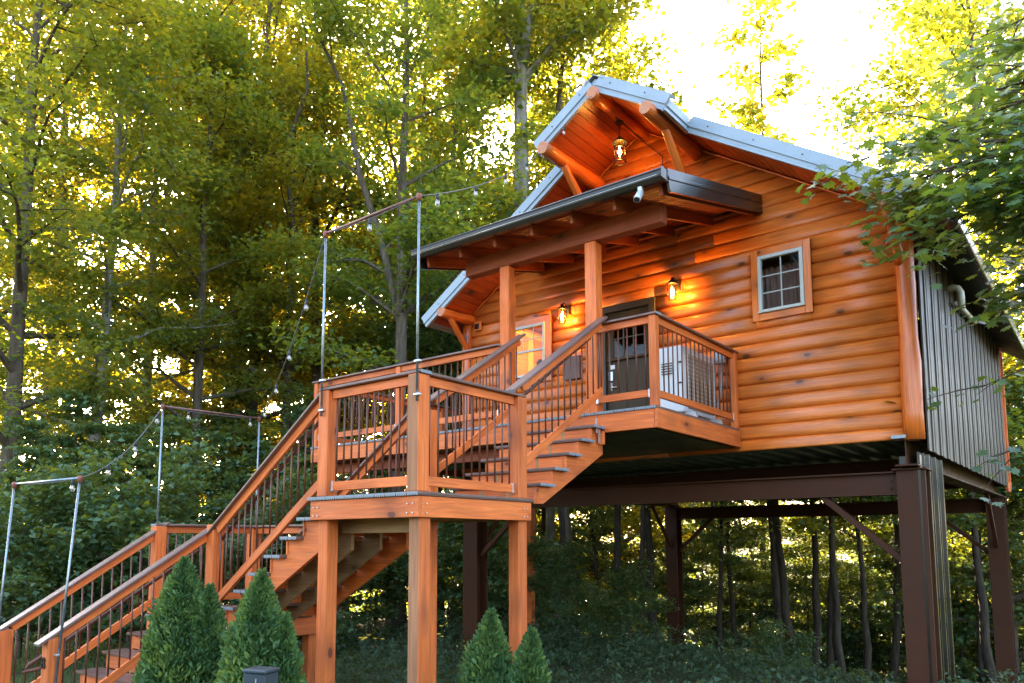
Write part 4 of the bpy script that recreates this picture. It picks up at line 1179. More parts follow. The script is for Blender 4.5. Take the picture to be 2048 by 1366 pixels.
# string lights
sl_ = thing('string_lights', 'string of clear bulbs looping from the stair foot up to the gable', 'string lights', (-2.3, -1.0, 5.0))
def sag(p, q, s, n=12):
    p, q = Vector(p), Vector(q)
    return [p.lerp(q, i/n)-Vector((0, 0, 4*s*(i/n)*(1-i/n))) for i in range(n+1)]
def bulb(p):
    x, y, z = p
    b_ = lathe('bulb', [(0.012, -0.05), (0.019, -0.07), (0.025, -0.092), (0.020, -0.113), (0.006, -0.124)], (x, y, z), M_BULBGLASS, sl_, 10, 'sbulb')
    lathe('socket', [(0.006, 0.005), (0.016, 0.0), (0.018, -0.05), (0.014, -0.055)], (x, y, z), M_CABLE, b_, 8, 'ssock')
    lathe('filament', [(0.003, -0.055), (0.006, -0.08), (0.006, -0.10), (0.002, -0.108)], (x, y, z), M_FIL, b_, 6, 'sfil')
runs = [(sag(F1B, F2A, 0.16), [0.30, 0.62, 0.92]), (sag(F1A, F1B, 0.02), [0.90]), (sag(F2A, F2B, 0.03), [0.25, 0.9]),
        (sag(F2B, F3A, 0.22), [0.12, 0.34, 0.55, 0.78]), (sag(F3A, F3B, 0.03), [0.5]),
        (sag(F3B, (-2.47, 0.98, 7.74), 0.12), [0.10, 0.36, 0.63, 0.88]), (sag((-2.47, 0.98, 7.74), (XC, 0.97, 8.33), 0.02), [0.12, 0.52])]
for pts, tt in runs:
    put('cord', tube_me(pts, [0.006]*len(pts), 6), M_CORDGREY, sl_)
    for t_ in tt:
        i = t_*(len(pts)-1); k = int(i); bulb(pts[k].lerp(pts[min(k+1, len(pts)-1)], i-k))

# utility pedestal
ub = thing('utility_pedestal', 'dark blue-grey metal utility pedestal among the arborvitae', 'pedestal', (-0.28, -5.0, GZ))
UM = Matrix.Translation((-0.28, -5.0, GZ)) @ Matrix.Rotation(math.radians(18), 4, 'Z')
def ubox(name, x0, x1, y0, y1, z0, z1, mat, bev=0.006):
    me = box_me(x1-x0, y1-y0, z1-z0, bev, mat)
    put(name, me, mat, ub, UM @ Matrix.Translation((x0, (y0+y1)/2, (z0+z1)/2)))
ubox('body', -0.085, 0.085, -0.07, 0.07, 0.0, 1.19, M_UTIL)
ubox('lid', -0.093, 0.093, -0.078, 0.078, 1.19, 1.215, M_UTIL, 0.008)
ubox('door_seam', 0.015, 0.021, -0.076, -0.065, 0.1, 1.16, M_GREY, 0.0)
ubox('latch', 0.045, 0.07, -0.085, -0.068, 0.72, 0.80, M_BLACK)

# stone edging by the foot of the stairs
rs_ = random.Random(3)
for k, (x, y, lx, ly, lz, lab) in enumerate([(-5.0, -5.35, 0.75, 0.5, 0.12, 'flat tan stone slab before the bottom step'), (-5.9, -5.1, 0.6, 0.45, 0.15, 'squared tan stone block beyond the left newel post'),
                              (-4.25, -5.3, 0.55, 0.4, 0.13, 'squared tan stone slab before the right newel post'), (-5.75, -4.35, 0.5, 0.4, 0.28, 'tall tan stone block beside the lowest flight')]):
    bm = bmesh.new(); bmesh.ops.create_cube(bm, size=1)
    for v in bm.verts: v.co = Vector((v.co.x*lx, v.co.y*ly, v.co.z*lz+lz/2))
    bmesh.ops.bevel(bm, geom=bm.edges[:], offset=0.03, segments=2, affect='EDGES')
    for v in bm.verts: v.co += Vector((rs_.uniform(-.012, .012), rs_.uniform(-.012, .012), rs_.uniform(-.006, .006)))
    me = bpy.data.meshes.new('stone'); bm.to_mesh(me); bm.free()
    tag(put('stone_block', me, M_STONE, None, Matrix.Translation((x, y, GZ-0.01)) @ Matrix.Rotation(rs_.uniform(-.2, .2), 4, 'Z')), lab, 'stone', 'stones at the stair foot')

# ------------------------------------------------------------------ vegetation
def leaf_quads(pos, nrm, size, rg, ratio=0.72, fold=0.18):
    """kite-shaped leaves, folded a little along the midrib"""
    n = len(pos)
    nrm = nrm/np.linalg.norm(nrm, axis=1)[:, None]
    a = rg.normal(size=(n, 3)); a -= nrm*(a*nrm).sum(1)[:, None]; a /= np.linalg.norm(a, axis=1)[:, None]+1e-9
    b = np.cross(nrm, a)
    s = size[:, None]
    v = np.empty((n, 4, 3))
    v[:, 0] = pos - a*s*0.5
    v[:, 1] = pos + b*s*0.5*ratio + a*s*0.02 + nrm*s*fold
    v[:, 2] = pos + a*s*0.5 - nrm*s*0.12
    v[:, 3] = pos - b*s*0.5*ratio + a*s*0.02 + nrm*s*fold
    return v.reshape(-1, 3), np.arange(4*n).reshape(-1, 4)
def leaf_mesh(name, pos, nrm, size, val, rg, ratio=0.72):
    v, f = leaf_quads(pos, nrm, size, rg, ratio)
    me = mesh_np(name, v, f)
    at_ = me.attributes.new('v', 'FLOAT', 'FACE')
    at_.data.foreach_set('value', np.clip(val, 0, 1).astype(np.float32))
    return me
def gen_tree(seed, H, base, Rc, nleaf, leaf, tr, nprim=26, fork=None, shape='broad', lean=0.0, up=0.35, wander=0.25, pad=(0.42, 0.13), sec=7, droop=0.0):
    rg = np.random.default_rng(seed)
    V, F, n0 = [], [], 0
    def tube(pts, rad, n):
        nonlocal n0
        v, f = tube_np(pts, rad, n, 0.03, rg)
        V.append(v); F.append(f+n0); n0 += len(v)
    m = 14
    h = np.linspace(0, H, m)
    wx = np.cumsum(rg.normal(0, wander*0.12, m)); wy = np.cumsum(rg.normal(0, wander*0.12, m))
    wx -= wx[0]; wy -= wy[0]
    trunk = np.stack([wx+lean*h, wy+lean*0.3*h, h], 1)
    rad = tr*np.clip(1-0.86*(h/H)**0.9, 0.06, 1); rad[0] *= 1.35
    trunk[0, 2] = -0.4
    tube(trunk, rad, 10)
    stems = [(trunk, rad)]
    if fork:
        fh, ang, az = fork
        i = int(np.searchsorted(h, fh)); p = trunk[i]
        L = (H-fh)*0.95
        t = np.linspace(0, 1, 9)
        d = np.array([math.cos(az)*math.sin(ang), math.sin(az)*math.sin(ang), math.cos(ang)])
        st = p+np.outer(t*L, d)+np.stack([rg.normal(0, .06, 9)*t*3, rg.normal(0, .06, 9)*t*3, t**2*L*0.06], 1)
        r2 = rad[i]*0.8*(1-0.85*t)
        tube(st, r2, 8); stems.append((st, r2))
    P, Nn, S, VV = [], [], [], []
    ends = []
    for k in range(nprim):
        st, sr = stems[0] if (len(stems) == 1 or rg.random() < 0.6) else stems[1]
        fr = (k+rg.random())/nprim
        hz = base+(H*0.98-base)*fr**0.92
        hz = max(hz, st[0, 2]+0.2)
        i = np.interp(hz, st[:, 2], np.arange(len(st)))
        q = np.array([np.interp(i, np.arange(len(st)), st[:, c]) for c in range(3)])
        r0 = np.interp(i, np.arange(len(st)), sr)
        tt = (hz-base)/(H-base+1e-6)
        if shape == 'broad': prof = math.sin(math.pi*min(1, 0.22+0.72*tt))**0.7
        elif shape == 'cone': prof = 1-0.85*tt
        else: prof = 0.75+0.25*math.sin(math.pi*tt)
        L = Rc*prof*rg.uniform(0.65, 1.12)
        az = k*2.399+rg.normal(0, 0.35)
        el = up+0.75*tt**2+rg.normal(0, 0.14)
        d = np.array([math.cos(az)*math.cos(el), math.sin(az)*math.cos(el), math.sin(el)])
        t = np.linspace(0, 1, 6)
        br = q+np.outer(t*L, d)
        br[:, 2] += L*(0.12*t-(0.20+droop)*t**2)
        br += rg.normal(0, 0.035*L, (6, 3))*t[:, None]
        tube(br, np.clip(r0*0.55*(1-0.9*t), 0.006, None), 5)
        ends.append((br, L))
        for s in range(sec):
            u = rg.uniform(0.22, 1.0)
            b0 = np.array([np.interp(u, t, br[:, c]) for c in range(3)])
            l2 = L*rg.uniform(0.22, 0.42)*(1.15-0.4*u)
            a2 = az+rg.choice([-1, 1])*rg.uniform(0.3, 1.3)
            e2 = rg.normal(0.10, 0.28)
            d2 = np.array([math.cos(a2)*math.cos(e2), math.sin(a2)*math.cos(e2), math.sin(e2)])
            t2 = np.linspace(0, 1, 4)
            b2 = b0+np.outer(t2*l2, d2); b2[:, 2] -= l2*0.12*t2**2
            if s < 5: tube(b2, np.clip(0.028*(l2/1.5)*(1-0.85*t2), 0.004, 0.05), 3)
            ends.append((b2, l2))
    tot = sum(e[1] for e in ends)
    for br, L in ends:
        n = max(3, int(nleaf*L/tot))
        u = rg.beta(2.0, 1.2, n)*1.05
        tt = np.linspace(0, 1, len(br))
        c = np.stack([np.interp(u, tt, br[:, k]) for k in range(3)], 1)
        off = rg.normal(0, 1, (n, 3))*np.array([pad[0], pad[0], pad[1]])*min(1.0, 0.45+L*0.35)
        P.append(c+off)
        nr = np.stack([rg.normal(0, 0.55, n), rg.normal(0, 0.55, n), np.ones(n)], 1)
        Nn.append(nr)
        VV.append(np.full(n, rg.normal(0.45, 0.16))+rg.normal(0, 0.14, n))
    P = np.concatenate(P); Nn = np.concatenate(Nn); VV = np.concatenate(VV)
    S = leaf*rg.uniform(0.6, 1.25, len(P))
    keep = P[:, 2] > 0.15
    crown = leaf_mesh('crown', P[keep], Nn[keep], S[keep], VV[keep], rg)
    wood_ = mesh_np('trunk', np.concatenate(V), np.concatenate(F), True)
    return wood_, crown
KINDS = {}
def kind(key, bark_, leafm, **kw):
    tr, cr = gen_tree(**kw)
    tr.materials.append(bark_); cr.materials.append(leafm)
    KINDS[key] = (tr, cr, bark_, leafm)
kind('tallA', M_BARK, M_LEAF, seed=1, H=21, base=2.2, Rc=4.4, nleaf=18500, leaf=0.17, tr=0.24, nprim=32)
kind('tallB', M_BARK, M_LEAF, seed=2, H=19, base=2.0, Rc=4.0, nleaf=16500, leaf=0.16, tr=0.20, nprim=30, wander=0.5)
kind('tallC', M_BARK, M_LEAFBACKLIT, seed=3, H=20, base=2.4, Rc=4.2, nleaf=16000, leaf=0.17, tr=0.19, nprim=28, wander=0.4)
kind('fork', M_BARKGREY, M_LEAF, seed=4, H=24, base=12.5, Rc=3.6, nleaf=11000, leaf=0.18, tr=0.38, nprim=20, fork=(14.2, 0.42, -0.55), up=0.5, wander=0.10)
kind('vase', M_BARK, M_LEAF, seed=5, H=20, base=3.2, Rc=4.2, nleaf=17500, leaf=0.16, tr=0.23, nprim=28, fork=(7.5, 0.30, 2.4), up=0.6, wander=0.25)
kind('pole', M_BARK, M_LEAF, seed=6, H=19, base=9.0, Rc=3.0, nleaf=9000, leaf=0.17, tr=0.16, nprim=20, wander=0.7)
kind('short', M_BARKDARK, M_LEAFDARK, seed=16, H=13, base=7.0, Rc=2.4, nleaf=5000, leaf=0.17, tr=0.17, nprim=16, wander=0.35)
kind('wisp', M_BARK, M_LEAF, seed=7, H=24, base=6.0, Rc=2.3, nleaf=4200, leaf=0.24, tr=0.13, nprim=26, shape='col', sec=4, pad=(0.3, 0.15))
kind('under', M_BARK, M_LEAFDARK, seed=8, H=5.6, base=0.6, Rc=2.6, nleaf=8000, leaf=0.15, tr=0.06, nprim=20, pad=(0.36, 0.07), up=0.15, shape='cone')
kind('under2', M_BARK, M_LEAFDARK, seed=9, H=8.0, base=1.0, Rc=3.0, nleaf=11000, leaf=0.15, tr=0.08, nprim=24, pad=(0.40, 0.08), up=0.12)
kind('shrub', M_BARK, M_LEAFDARK, seed=10, H=2.4, base=0.2, Rc=1.4, nleaf=4500, leaf=0.11, tr=0.03, nprim=16, pad=(0.22, 0.10), up=0.4, shape='col')
_used = set()
def tree(name, key, xy, label, cat='tree', rot=0.0, sc_=1.0, group=None, leafm=None, barkm=None, tilt=0.0):
    tr, cr, bm_, lm_ = KINDS[key]
    x, y = xy[0], xy[1]
    z = float(ground_z(x, y))
    M = Matrix.Translation((x, y, z)) @ Matrix.Rotation(tilt, 4, 'Y') @ Matrix.Rotation(rot, 4, 'Z') @ Matrix.Scale(sc_, 4)
    t = bpy.data.objects.new(name, None); link(t, None, M); tag(t, label, cat, group)
    put('trunk', tr, barkm or bm_, t, M)
    put('crown', cr, leafm or lm_, t, M)
    return t
# individual trees one can pick out
NAMED = [
 ('maple_tree', 'fork', 1045, 24, 'pale grey trunk forking in two above the left roof slope', 0.0, 1.0),
 ('maple_tree', 'vase', 797, 20, 'tall maple with dark forking trunk rising behind the upper landing', 1.0, 1.0),
 ('maple_tree', 'pole', 1100, 26, 'pale slim trunk seen under the cabin beside the landing post', 0.4, 1.05),
 ('oak_tree', 'pole', 1155, 24.5, 'thick straight dark trunk seen under the cabin, second from the landing', 2.2, 1.15),
 ('maple_tree', 'pole', 915, 27, 'thin leaning trunk between the landing posts and the left steel column', 3.9, 0.9),
 ('oak_tree', 'short', 1300, 25, 'dark trunk just left of the back left steel column', 5.0, 1.05),
 ('maple_tree', 'short', 1612, 25, 'slender crooked trunk under the cabin beside the curved one', 1.3, 0.95),
 ('maple_tree', 'short', 1668, 22.5, 'curved dark trunk leaning under the cabin, left of the near column', 4.3, 0.9),
 ('maple_tree', 'tallB', 200, 23, 'tall maple with pale trunk at the far left of the wood', 0.7, 1.0),
 ('maple_tree', 'tallA', 285, 28, 'tall golden-lit maple beyond the pale trunk at the left', 2.7, 1.0),
 ('maple_tree', 'vase', 565, 27, 'leaning maple between the two upper pipe uprights and the wood edge', 3.3, 1.0),
 ('maple_tree', 'tallA', 20, 21, 'dark maple filling the left edge of the picture', 4.1, 0.95),
 ('maple_tree', 'tallC', 430, 32, 'golden backlit maple above the middle flight of stairs', 0.2, 1.0),
 ('maple_tree', 'tallC', 690, 34, 'golden backlit maple behind the upper pipe frame', 1.9, 1.05),
 ('maple_tree', 'tallC', 1935, 31, 'sunlit golden maple above the right roof slope', 2.5, 1.0),
 ('poplar_tree', 'wisp', 1545, 30, 'thin wispy tree standing alone against the white sky', 0.9, 0.95),
 ('maple_tree', 'tallA', 1235, 35, 'broad green-gold maple directly behind the gable peak', 5.2, 1.0),
 ('maple_tree', 'short', 2010, 25, 'thin dark trunk beside the far right steel column', 2.9, 0.95),
 ('maple_tree', 'tallA', 1990, 27, 'green maple filling the upper right corner above the near boughs', 0.6, 0.95),
 ('maple_tree', 'tallB', 920, 34, 'dense green maple left of the forked grey trunk', 0.1, 1.02),
]
for nm, key, px, d, lab, rot, s in NAMED:
    if px > 1000 and key != 'short': s *= 1.27
    tree(nm, key, at(px, d), lab, 'tree', rot, s, 'trees of the wood', leafm=M_LEAFBACKLIT if px in (285, 430, 565, 690) else M_LEAF, barkm=M_BARKGREY if 'pale' in lab or 'grey' in lab else None)
# slender trunks in the hollow beneath the cabin
rt = random.Random(44)
for px, d in [(1075, 27), (1128, 24), (1190, 27), (1235, 25), (1275, 23.5), (1420, 26), (1475, 28), (1545, 24.5), (1590, 23.5), (1640, 27), (1715, 24.5), (1755, 27), (1938, 26), (1960, 23.5), (880, 24), (950, 22.5), (985, 26)]:
    tree('slender_tree', 'short', at(px, d), 'slender dark trunk standing in the shaded hollow beneath the cabin', 'tree', rt.uniform(0, 6.28), rt.uniform(0.75, 1.05), 'slender trunks beneath the cabin', tilt=rt.uniform(-0.06, 0.06))
# canopy that shades the hollow, hidden from here by the roof
for px, d in [(1520, 33), (1730, 34)]:
    tree('wood_tree', 'tallB', at(px, d), 'leafy tree behind the cabin, its top hidden by the roof', 'tree', rt.uniform(0, 6.28), 0.85, 'trees behind the cabin roof')
# the rest of the wood: trees nothing tells apart
rw = random.Random(21)
WOOD = []
for px, d in [(-120, 25), (120, 36), (370, 36), (520, 40), (860, 42), (1000, 38), (2010, 40), (2180, 26), (-60, 38), (1130, 44), (450, 30), (620, 33), (390, 25), (500, 35), (640, 29), (870, 31), (90, 32), (960, 37), (1060, 33), (780, 33), (925, 28), (505, 28), (1180, 30), (840, 29), (470, 33)]:
    WOOD.append((px, d))
for k, (px, d) in enumerate(WOOD):
    tree('wood_tree', ['tallA', 'tallB', 'tallC', 'vase'][k % 4], at(px, d), 'leafy tree deep in the backlit wood', 'tree', rw.uniform(0, 6.28), rw.uniform(0.85, 1.1)*(1.28 if d >= 28 else 1.0), 'trees deep in the wood', leafm=M_LEAFBACKLIT if d >= 30 else M_LEAF)
# understory
US = [(60, 17), (150, 20), (250, 18.5), (340, 17.5), (440, 20), (520, 18), (610, 21), (700, 19.5), (880, 22), (960, 23), (180, 28), (330, 27), (480, 27), (640, 29), (760, 26)]
for k, (px, d) in enumerate(US):
    tree('understory_tree', 'under', at(px, d), 'low spreading young maple in the shaded understory left of the cabin', 'tree', rw.uniform(0, 6.28), rw.uniform(0.72, 1.0)*(1 if d < 22 else 1.35), 'young maples of the understory')
US2 = [(1010, 31), (1070, 34), (1130, 30), (1190, 35), (1240, 31), (1290, 34), (1345, 30), (1400, 33), (1450, 29.5), (1500, 32), (1550, 35), (1600, 30), (1650, 33), (1710, 30), (1760, 34), (1800, 29.5), (1850, 33), (1900, 29.5), (1950, 34), (2000, 30), (2060, 28), (2120, 30), (1420, 40), (1600, 41), (1780, 40), (1950, 42), (1240, 41)]
for k, (px, d) in enumerate(US2):
    tree('understory_tree', 'under2' if k % 3 else 'under', at(px, d), 'low spreading young maple in the hollow seen beneath the cabin', 'tree', rw.uniform(0, 6.28), rw.uniform(0.85, 1.2), 'young maples in the hollow')
SH = [(30, 15), (110, 16), (190, 15.5), (270, 15), (360, 16), (450, 15), (540, 16), (620, 15.5), (680, 16), (740, 17), (840, 17), (900, 18), (960, 17.5)]
for k, (px, d) in enumerate(SH):
    tree('shrub', 'shrub', at(px, d), 'leafy green shrub at the foot of the wood behind the stairs', 'shrub', rw.uniform(0, 6.28), rw.uniform(0.7, 1.2), 'shrubs at the foot of the wood')
SH2 = [(1010, 18), (1080, 19.5), (1150, 21), (1220, 19.5), (1290, 24), (1440, 24.5), (1500, 21), (1570, 22.5), (1650, 21), (1720, 22.5), (1790, 21.5), (1850, 20.5), (1920, 22), (2000, 21), (1110, 17), (1250, 17.5), (1540, 18.5), (1690, 18.5)]
for k, (px, d) in enumerate(SH2):
    tree('shrub', 'shrub', at(px, d), 'leafy shrub on the slope falling away beneath the cabin', 'shrub', rw.uniform(0, 6.28), rw.uniform(0.5, 0.85), 'shrubs on the slope under the cabin')

# far edge of the wood: one leafy mass beyond what can be told apart
rg5 = np.random.default_rng(55)
n = 26000
azs = rg5.uniform(math.radians(-88), math.radians(12), n)
dd = rg5.uniform(50, 66, n)
px_ = CAM.x+np.sin(azs)*dd; py_ = CAM.y+np.cos(azs)*dd
top = 5+1.8*np.sin(azs*23)+1.2*np.sin(azs*51+1)
hz = rg5.beta(1.1, 1.5, n)*top
pos = np.stack([px_, py_, hz+ground_z(px_, py_)], 1)
me = leaf_mesh('forest', pos, rg5.normal(size=(n, 3))*np.array([1, 1, 0.6])+np.array([0, 0, 0.5]), 0.42*rg5.uniform(0.6, 1.3, n), rg5.normal(0.4, 0.2, n), rg5)
tag(put('forest', me, M_LEAFDARK), 'far edge of the wood', 'forest', kind='stuff')

# near maple whose boughs hang over the right end of the roof
MAPLE = [(0, -0.5), (0.10, -0.30), (0.42, -0.34), (0.30, -0.16), (0.52, 0.02), (0.24, 0.06), (0.26, 0.30), (0.10, 0.22), (0.0, 0.55), (-0.10, 0.22), (-0.26, 0.30), (-0.24, 0.06), (-0.52, 0.02), (-0.30, -0.16), (-0.42, -0.34), (-0.10, -0.30)]
def maple_leaves(pos, nrm, size, val, rg):
    n = len(pos)
    nrm = nrm/np.linalg.norm(nrm, axis=1)[:, None]
    a = rg.normal(size=(n, 3)); a[:, 2] -= 0.8; a -= nrm*(a*nrm).sum(1)[:, None]; a /= np.linalg.norm(a, axis=1)[:, None]+1e-9
    b = np.cross(nrm, a)
    o = np.array(MAPLE); k = len(o)
    v = np.empty((n, k+1, 3))
    v[:, 0] = pos
    for i in range(k):
        r2 = o[i, 0]**2+o[i, 1]**2
        v[:, i+1] = pos+(b*o[i, 0]+a*o[i, 1]+nrm*(0.10*abs(o[i, 0])-0.22*r2))*size[:, None]
    base = np.arange(n)[:, None]*(k+1)
    tri = []
    for i in range(k): tri.append(np.stack([base[:, 0], base[:, 0]+1+i, base[:, 0]+1+(i+1) % k], 1))
    f = np.stack(tri, 1).reshape(-1, 3)
    me = mesh_np('crown', v.reshape(-1, 3), f)
    at_ = me.attributes.new('v', 'FLOAT', 'FACE')
    at_.data.foreach_set('value', np.repeat(np.clip(val, 0, 1), k).astype(np.float32))
    return me
rg8 = np.random.default_rng(88)
TB = np.array([5.7, 1.6, GZ])
V, F, n0 = [], [], 0
def tb(pts, rad, n):
    global n0
    v, f = tube_np(pts, rad, n, 0.02, rg8); V.append(v); F.append(f+n0); n0 += len(v)
hh = np.linspace(0, 1, 12)
trunk = TB+np.stack([0.25*np.sin(hh*3), 0.2*hh, hh*12.5], 1)
tb(trunk, 0.19*(1-0.8*hh), 10)
BO = []   # boughs: start on the trunk, end point
for (h0, ex, ey, ez) in [(4.6, 1.82, 1.2, 6.30), (4.4, 2.10, 1.0, 5.92), (4.3, 2.45, 1.4, 5.75), (4.0, 2.75, 1.2, 5.45), (5.0, 2.2, 1.6, 6.60), (4.7, 2.7, 1.0, 6.0), (4.1, 3.0, 0.8, 5.5), (5.1, 2.8, 1.9, 6.8),
                         (5.0, 3.2, 1.5, 6.1), (4.0, 3.4, 1.2, 5.3), (3.1, 2.85, 2.8, 3.75), (2.3, 2.95, 2.6, 2.95), (5.4, 3.25, 1.6, 6.7), (4.3, 3.55, 0.9, 5.6),
                         (6.9, 3.6, 2.2, 8.2), (6.3, 3.1, 2.4, 7.7), (6.0, 3.35, 1.8, 7.2), (6.8, 3.0, 2.8, 8.3), (5.8, 2.7, 2.2, 7.2), (3.8, 3.5, 1.7, 5.0), (3.6, 3.45, 2.3, 4.75), (4.0, 3.62, 2.6, 5.2)]:
    q = np.array([np.interp(h0, trunk[:, 2], trunk[:, c]) for c in range(3)])
    BO.append((q, np.array([ex, ey, ez])))
LP_, LN_, LS_, LV_ = [], [], [], []
for bi, (q, e) in enumerate(BO):
    t = np.linspace(0, 1, 8)
    L = np.linalg.norm(e-q)
    br = q+np.outer(t, e-q); br[:, 2] += L*0.13*np.sin(t*math.pi)
    br += rg8.normal(0, 0.03*L, (8, 3))*t[:, None]*(1-t[:, None]*0.3)
    tb(br, np.clip(0.045*(1-0.88*t), 0.006, None), 6)
    few = bi in (10, 11)
    for s in range(3 if few else 12):
        u = rg8.uniform(0.55 if few else 0.30, 1.0)
        b0 = np.array([np.interp(u, t, br[:, c]) for c in range(3)])
        l2 = L*rg8.uniform(0.12, 0.30)
        dr = (e-q)/L; a2 = math.atan2(dr[1], dr[0])+rg8.choice([-1, 1])*rg8.uniform(0.1, 1.0)
        el = rg8.normal(-0.05, 0.25)
        d2 = np.array([math.cos(a2)*math.cos(el), math.sin(a2)*math.cos(el), math.sin(el)])
        t2 = np.linspace(0, 1, 4)
        b2 = b0+np.outer(t2*l2, d2); b2[:, 2] -= 0.15*l2*t2**2
        tb(b2, np.clip(0.012*(1-0.8*t2), 0.003, None), 4)
        n = int((7 if few else 24)*max(0.6, l2))+4
        uu = rg8.beta(1.8, 1.0, n)*1.05
        c = np.stack([np.interp(uu, t2, b2[:, k]) for k in range(3)], 1)+rg8.normal(0, 1, (n, 3))*np.array([0.13, 0.13, 0.06])
        c[:, 2] -= 0.04
        LP_.append(c); LN_.append(np.stack([rg8.normal(0, .5, n), rg8.normal(0, .5, n)-0.35, np.ones(n)], 1))
        LS_.append(rg8.uniform(0.10, 0.19, n)); LV_.append(rg8.normal(0.5, 0.2)+rg8.normal(0, 0.15, n))
nm = thing('maple_tree', 'near maple whose lobed leaves hang over the right roof end', 'tree', tuple(TB), 'trees of the wood')
put('trunk', mesh_np('trunk', np.concatenate(V), np.concatenate(F), True), M_BARK, nm)
put('crown', maple_leaves(np.concatenate(LP_), np.concatenate(LN_), np.concatenate(LS_), np.concatenate(LV_), rg8), M_LEAFNEAR, nm)

# arborvitae
def arborvitae(label, x, y, h, r, seed, twin=None):
    rg = np.random.default_rng(seed)
    n = int(42000*min(1.2, h*r*1.4))
    t_ = thing('arborvitae', label, 'shrub', (x, y, GZ), 'arborvitae planted along the stairs')
    m = 340                                   # branchlets, each a tuft of sprays
    cu = rg.beta(1.0, 1.35, m); caz = rg.uniform(0, 2*np.pi, m)
    cval = rg.normal(0, 0.20, m); cout = rg.normal(1.0, 0.09, m)
    ci = rg.integers(0, m, n)
    u = np.clip(cu[ci]+rg.normal(0, 0.030, n), 0, 0.995); zz = u*h
    prof = r*np.minimum(1.0, (0.62+1.6*u))*(1-u**1.7)**0.85
    az = caz[ci]+rg.normal(0, 0.07, n)/np.maximum(prof, 0.07)
    lump = cout[ci]*(1+0.07*np.sin(az*3+zz*4+seed))
    rr = prof*lump*np.sqrt(rg.uniform(0.40, 1.0, n))
    pos = np.stack([rr*np.cos(az)+0.05*np.sin(zz*2.2+seed), rr*np.sin(az), zz*(1+0.02*np.sin(az*2))+0.03], 1)
    if twin:
        m = rg.random(n) < 0.34
        pos[m] = pos[m]*np.array([0.62, 0.62, twin[2]])+np.array([twin[0], twin[1], 0])
    # upright fans, turned edge-on to the stem
    out = np.stack([np.cos(az), np.sin(az), np.full(n, 0.25)], 1)
    tang = np.stack([-np.sin(az), np.cos(az), np.zeros(n)], 1)
    nrm = tang+rg.normal(0, 0.55, (n, 3))
    nrm /= np.linalg.norm(nrm, axis=1)[:, None]
    a = np.stack([0.55*np.cos(az), 0.55*np.sin(az), np.ones(n)], 1)+rg.normal(0, 0.3, (n, 3))
    a -= nrm*(a*nrm).sum(1)[:, None]; a /= np.linalg.norm(a, axis=1)[:, None]
    b = np.cross(nrm, a)
    s = rg.uniform(0.028, 0.062, n)[:, None]
    v = np.empty((n, 5, 3))
    v[:, 0] = pos-a*s*0.5; v[:, 1] = pos+b*s*0.26+a*s*0.15; v[:, 2] = pos+a*s*0.85+b*s*0.10
    v[:, 3] = pos+a*s*0.65-b*s*0.10; v[:, 4] = pos-b*s*0.26+a*s*0.10
    me = mesh_np('foliage', v.reshape(-1, 3), np.arange(5*n).reshape(-1, 5))
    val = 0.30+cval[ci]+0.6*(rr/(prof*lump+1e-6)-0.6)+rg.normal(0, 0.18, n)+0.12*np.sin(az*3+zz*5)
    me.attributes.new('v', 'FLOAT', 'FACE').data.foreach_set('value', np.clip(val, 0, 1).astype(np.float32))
    M = Matrix.Translation((x, y, GZ))
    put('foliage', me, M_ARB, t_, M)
    put('stem', tube_me([(0, 0, -0.05), (0, 0, h*0.5), (0, 0, h*0.88)], [0.035, 0.02, 0.006], 7), M_BARK, t_, M)
arborvitae('largest twin-topped arborvitae beside the lower landing post', -3.05, -4.0, 1.80, 0.52, 1, (0.26, 0.12, 0.86))
arborvitae('pointed arborvitae in front of the middle flight stringer', -1.62, -4.1, 1.71, 0.42, 2, (0.2, 0.1, 0.8))
arborvitae('pointed arborvitae left of the right landing post foot', -0.25, -2.7, 1.36, 0.34, 3)
arborvitae('smaller rounded arborvitae right of the right landing post foot', 0.10, -2.62, 1.22, 0.28, 4)

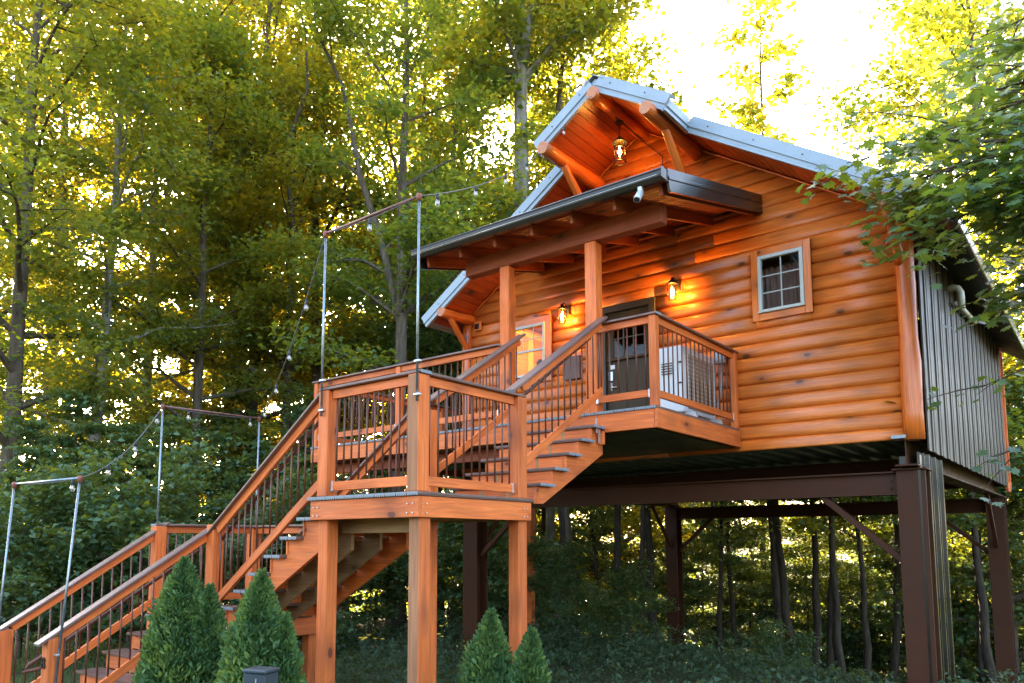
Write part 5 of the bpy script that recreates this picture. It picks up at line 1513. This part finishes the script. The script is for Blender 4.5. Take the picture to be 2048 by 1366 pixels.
# weeds and grass: nobody could count them
rg9 = np.random.default_rng(99)
def blades(n, xr, yr, h0, h1, w, mat, name, label, cat, keepf=None):
    x = rg9.uniform(*xr, n); y = rg9.uniform(*yr, n)
    if keepf is not None:
        k = keepf(x, y); x, y = x[k], y[k]
    n = len(x)
    z = ground_z(x, y)
    h = rg9.uniform(h0, h1, n); az = rg9.uniform(0, 2*np.pi, n)
    bend = rg9.normal(0, 0.3, (n, 2))*h[:, None]
    b = np.stack([np.cos(az), np.sin(az), np.zeros(n)], 1)*(w*rg9.uniform(0.6, 1.3, n))[:, None]
    p0 = np.stack([x, y, z-0.02], 1)
    p1 = p0+np.stack([bend[:, 0]*0.4, bend[:, 1]*0.4, h*0.6], 1); p2 = p0+np.stack([bend[:, 0], bend[:, 1], h], 1)
    v = np.stack([p0-b*0.6, p1-b, p2, p1+b], 1).reshape(-1, 3)
    me = mesh_np(name, v, np.arange(4*n).reshape(-1, 4))
    me.attributes.new('v', 'FLOAT', 'FACE').data.foreach_set('value', np.clip(rg9.normal(0.45, 0.2, n), 0, 1).astype(np.float32))
    tag(put(name, me, mat), label, cat, kind='stuff')
blades(60000, (-22, -2), (-9, 2), 0.04, 0.12, 0.006, M_GRASS, 'grass', 'short lawn grass beside the stairs', 'grass')
nw = 2600
wx = rg9.uniform(-9, 3.5, nw); wy = rg9.uniform(-0.8, 9, nw); wh = rg9.uniform(0.2, 0.75, nw)*(0.6+0.4*np.sin(wx*1.3)*np.cos(wy*0.9))
wp_ = []
for i in range(nw):
    m = 14
    u = rg9.uniform(0.15, 1, m)
    wp_.append(np.stack([wx[i]+rg9.normal(0, 0.07, m)*(1.3-u*0.5), wy[i]+rg9.normal(0, 0.07, m)*(1.3-u*0.5), float(ground_z(wx[i], wy[i]))+u*wh[i]], 1))
wp_ = np.concatenate(wp_)
me = leaf_mesh('weeds', wp_, np.stack([rg9.normal(0, .7, len(wp_)), rg9.normal(0, .7, len(wp_)), np.ones(len(wp_))], 1), rg9.uniform(0.05, 0.13, len(wp_)), rg9.normal(0.4, 0.2, len(wp_)), rg9, 0.4)
tag(put('weeds', me, M_WEED), 'grey-green weeds under the cabin and landing', 'weeds', kind='stuff')
# yellow flower heads in the weeds
for k, (px, d, z) in enumerate([(742, 12.5, 0.42), (868, 12.0, 0.5)]):
    p = at(px, d)
    t_ = thing('wildflower', ['yellow wildflower clump behind the left landing posts', 'yellow wildflower clump right of the middle landing post'][k], 'flower', (p.x, p.y, GZ), 'yellow wildflowers')
    for j in range(9):
        ox, oy, oz = rg9.normal(0, 0.10), rg9.normal(0, 0.10), rg9.normal(0, 0.04)
        rod('flower_stem', (p.x+ox*0.4, p.y+oy*0.4, GZ), (p.x+ox, p.y+oy, z+oz), 0.004, M_WEED, t_, 4)
        lathe('flower_head', [(0.008, 0.0), (0.035, 0.006), (0.03, 0.014), (0.008, 0.018)], (p.x+ox, p.y+oy, z+oz), M_FLOWER, t_, 8, 'fhead')
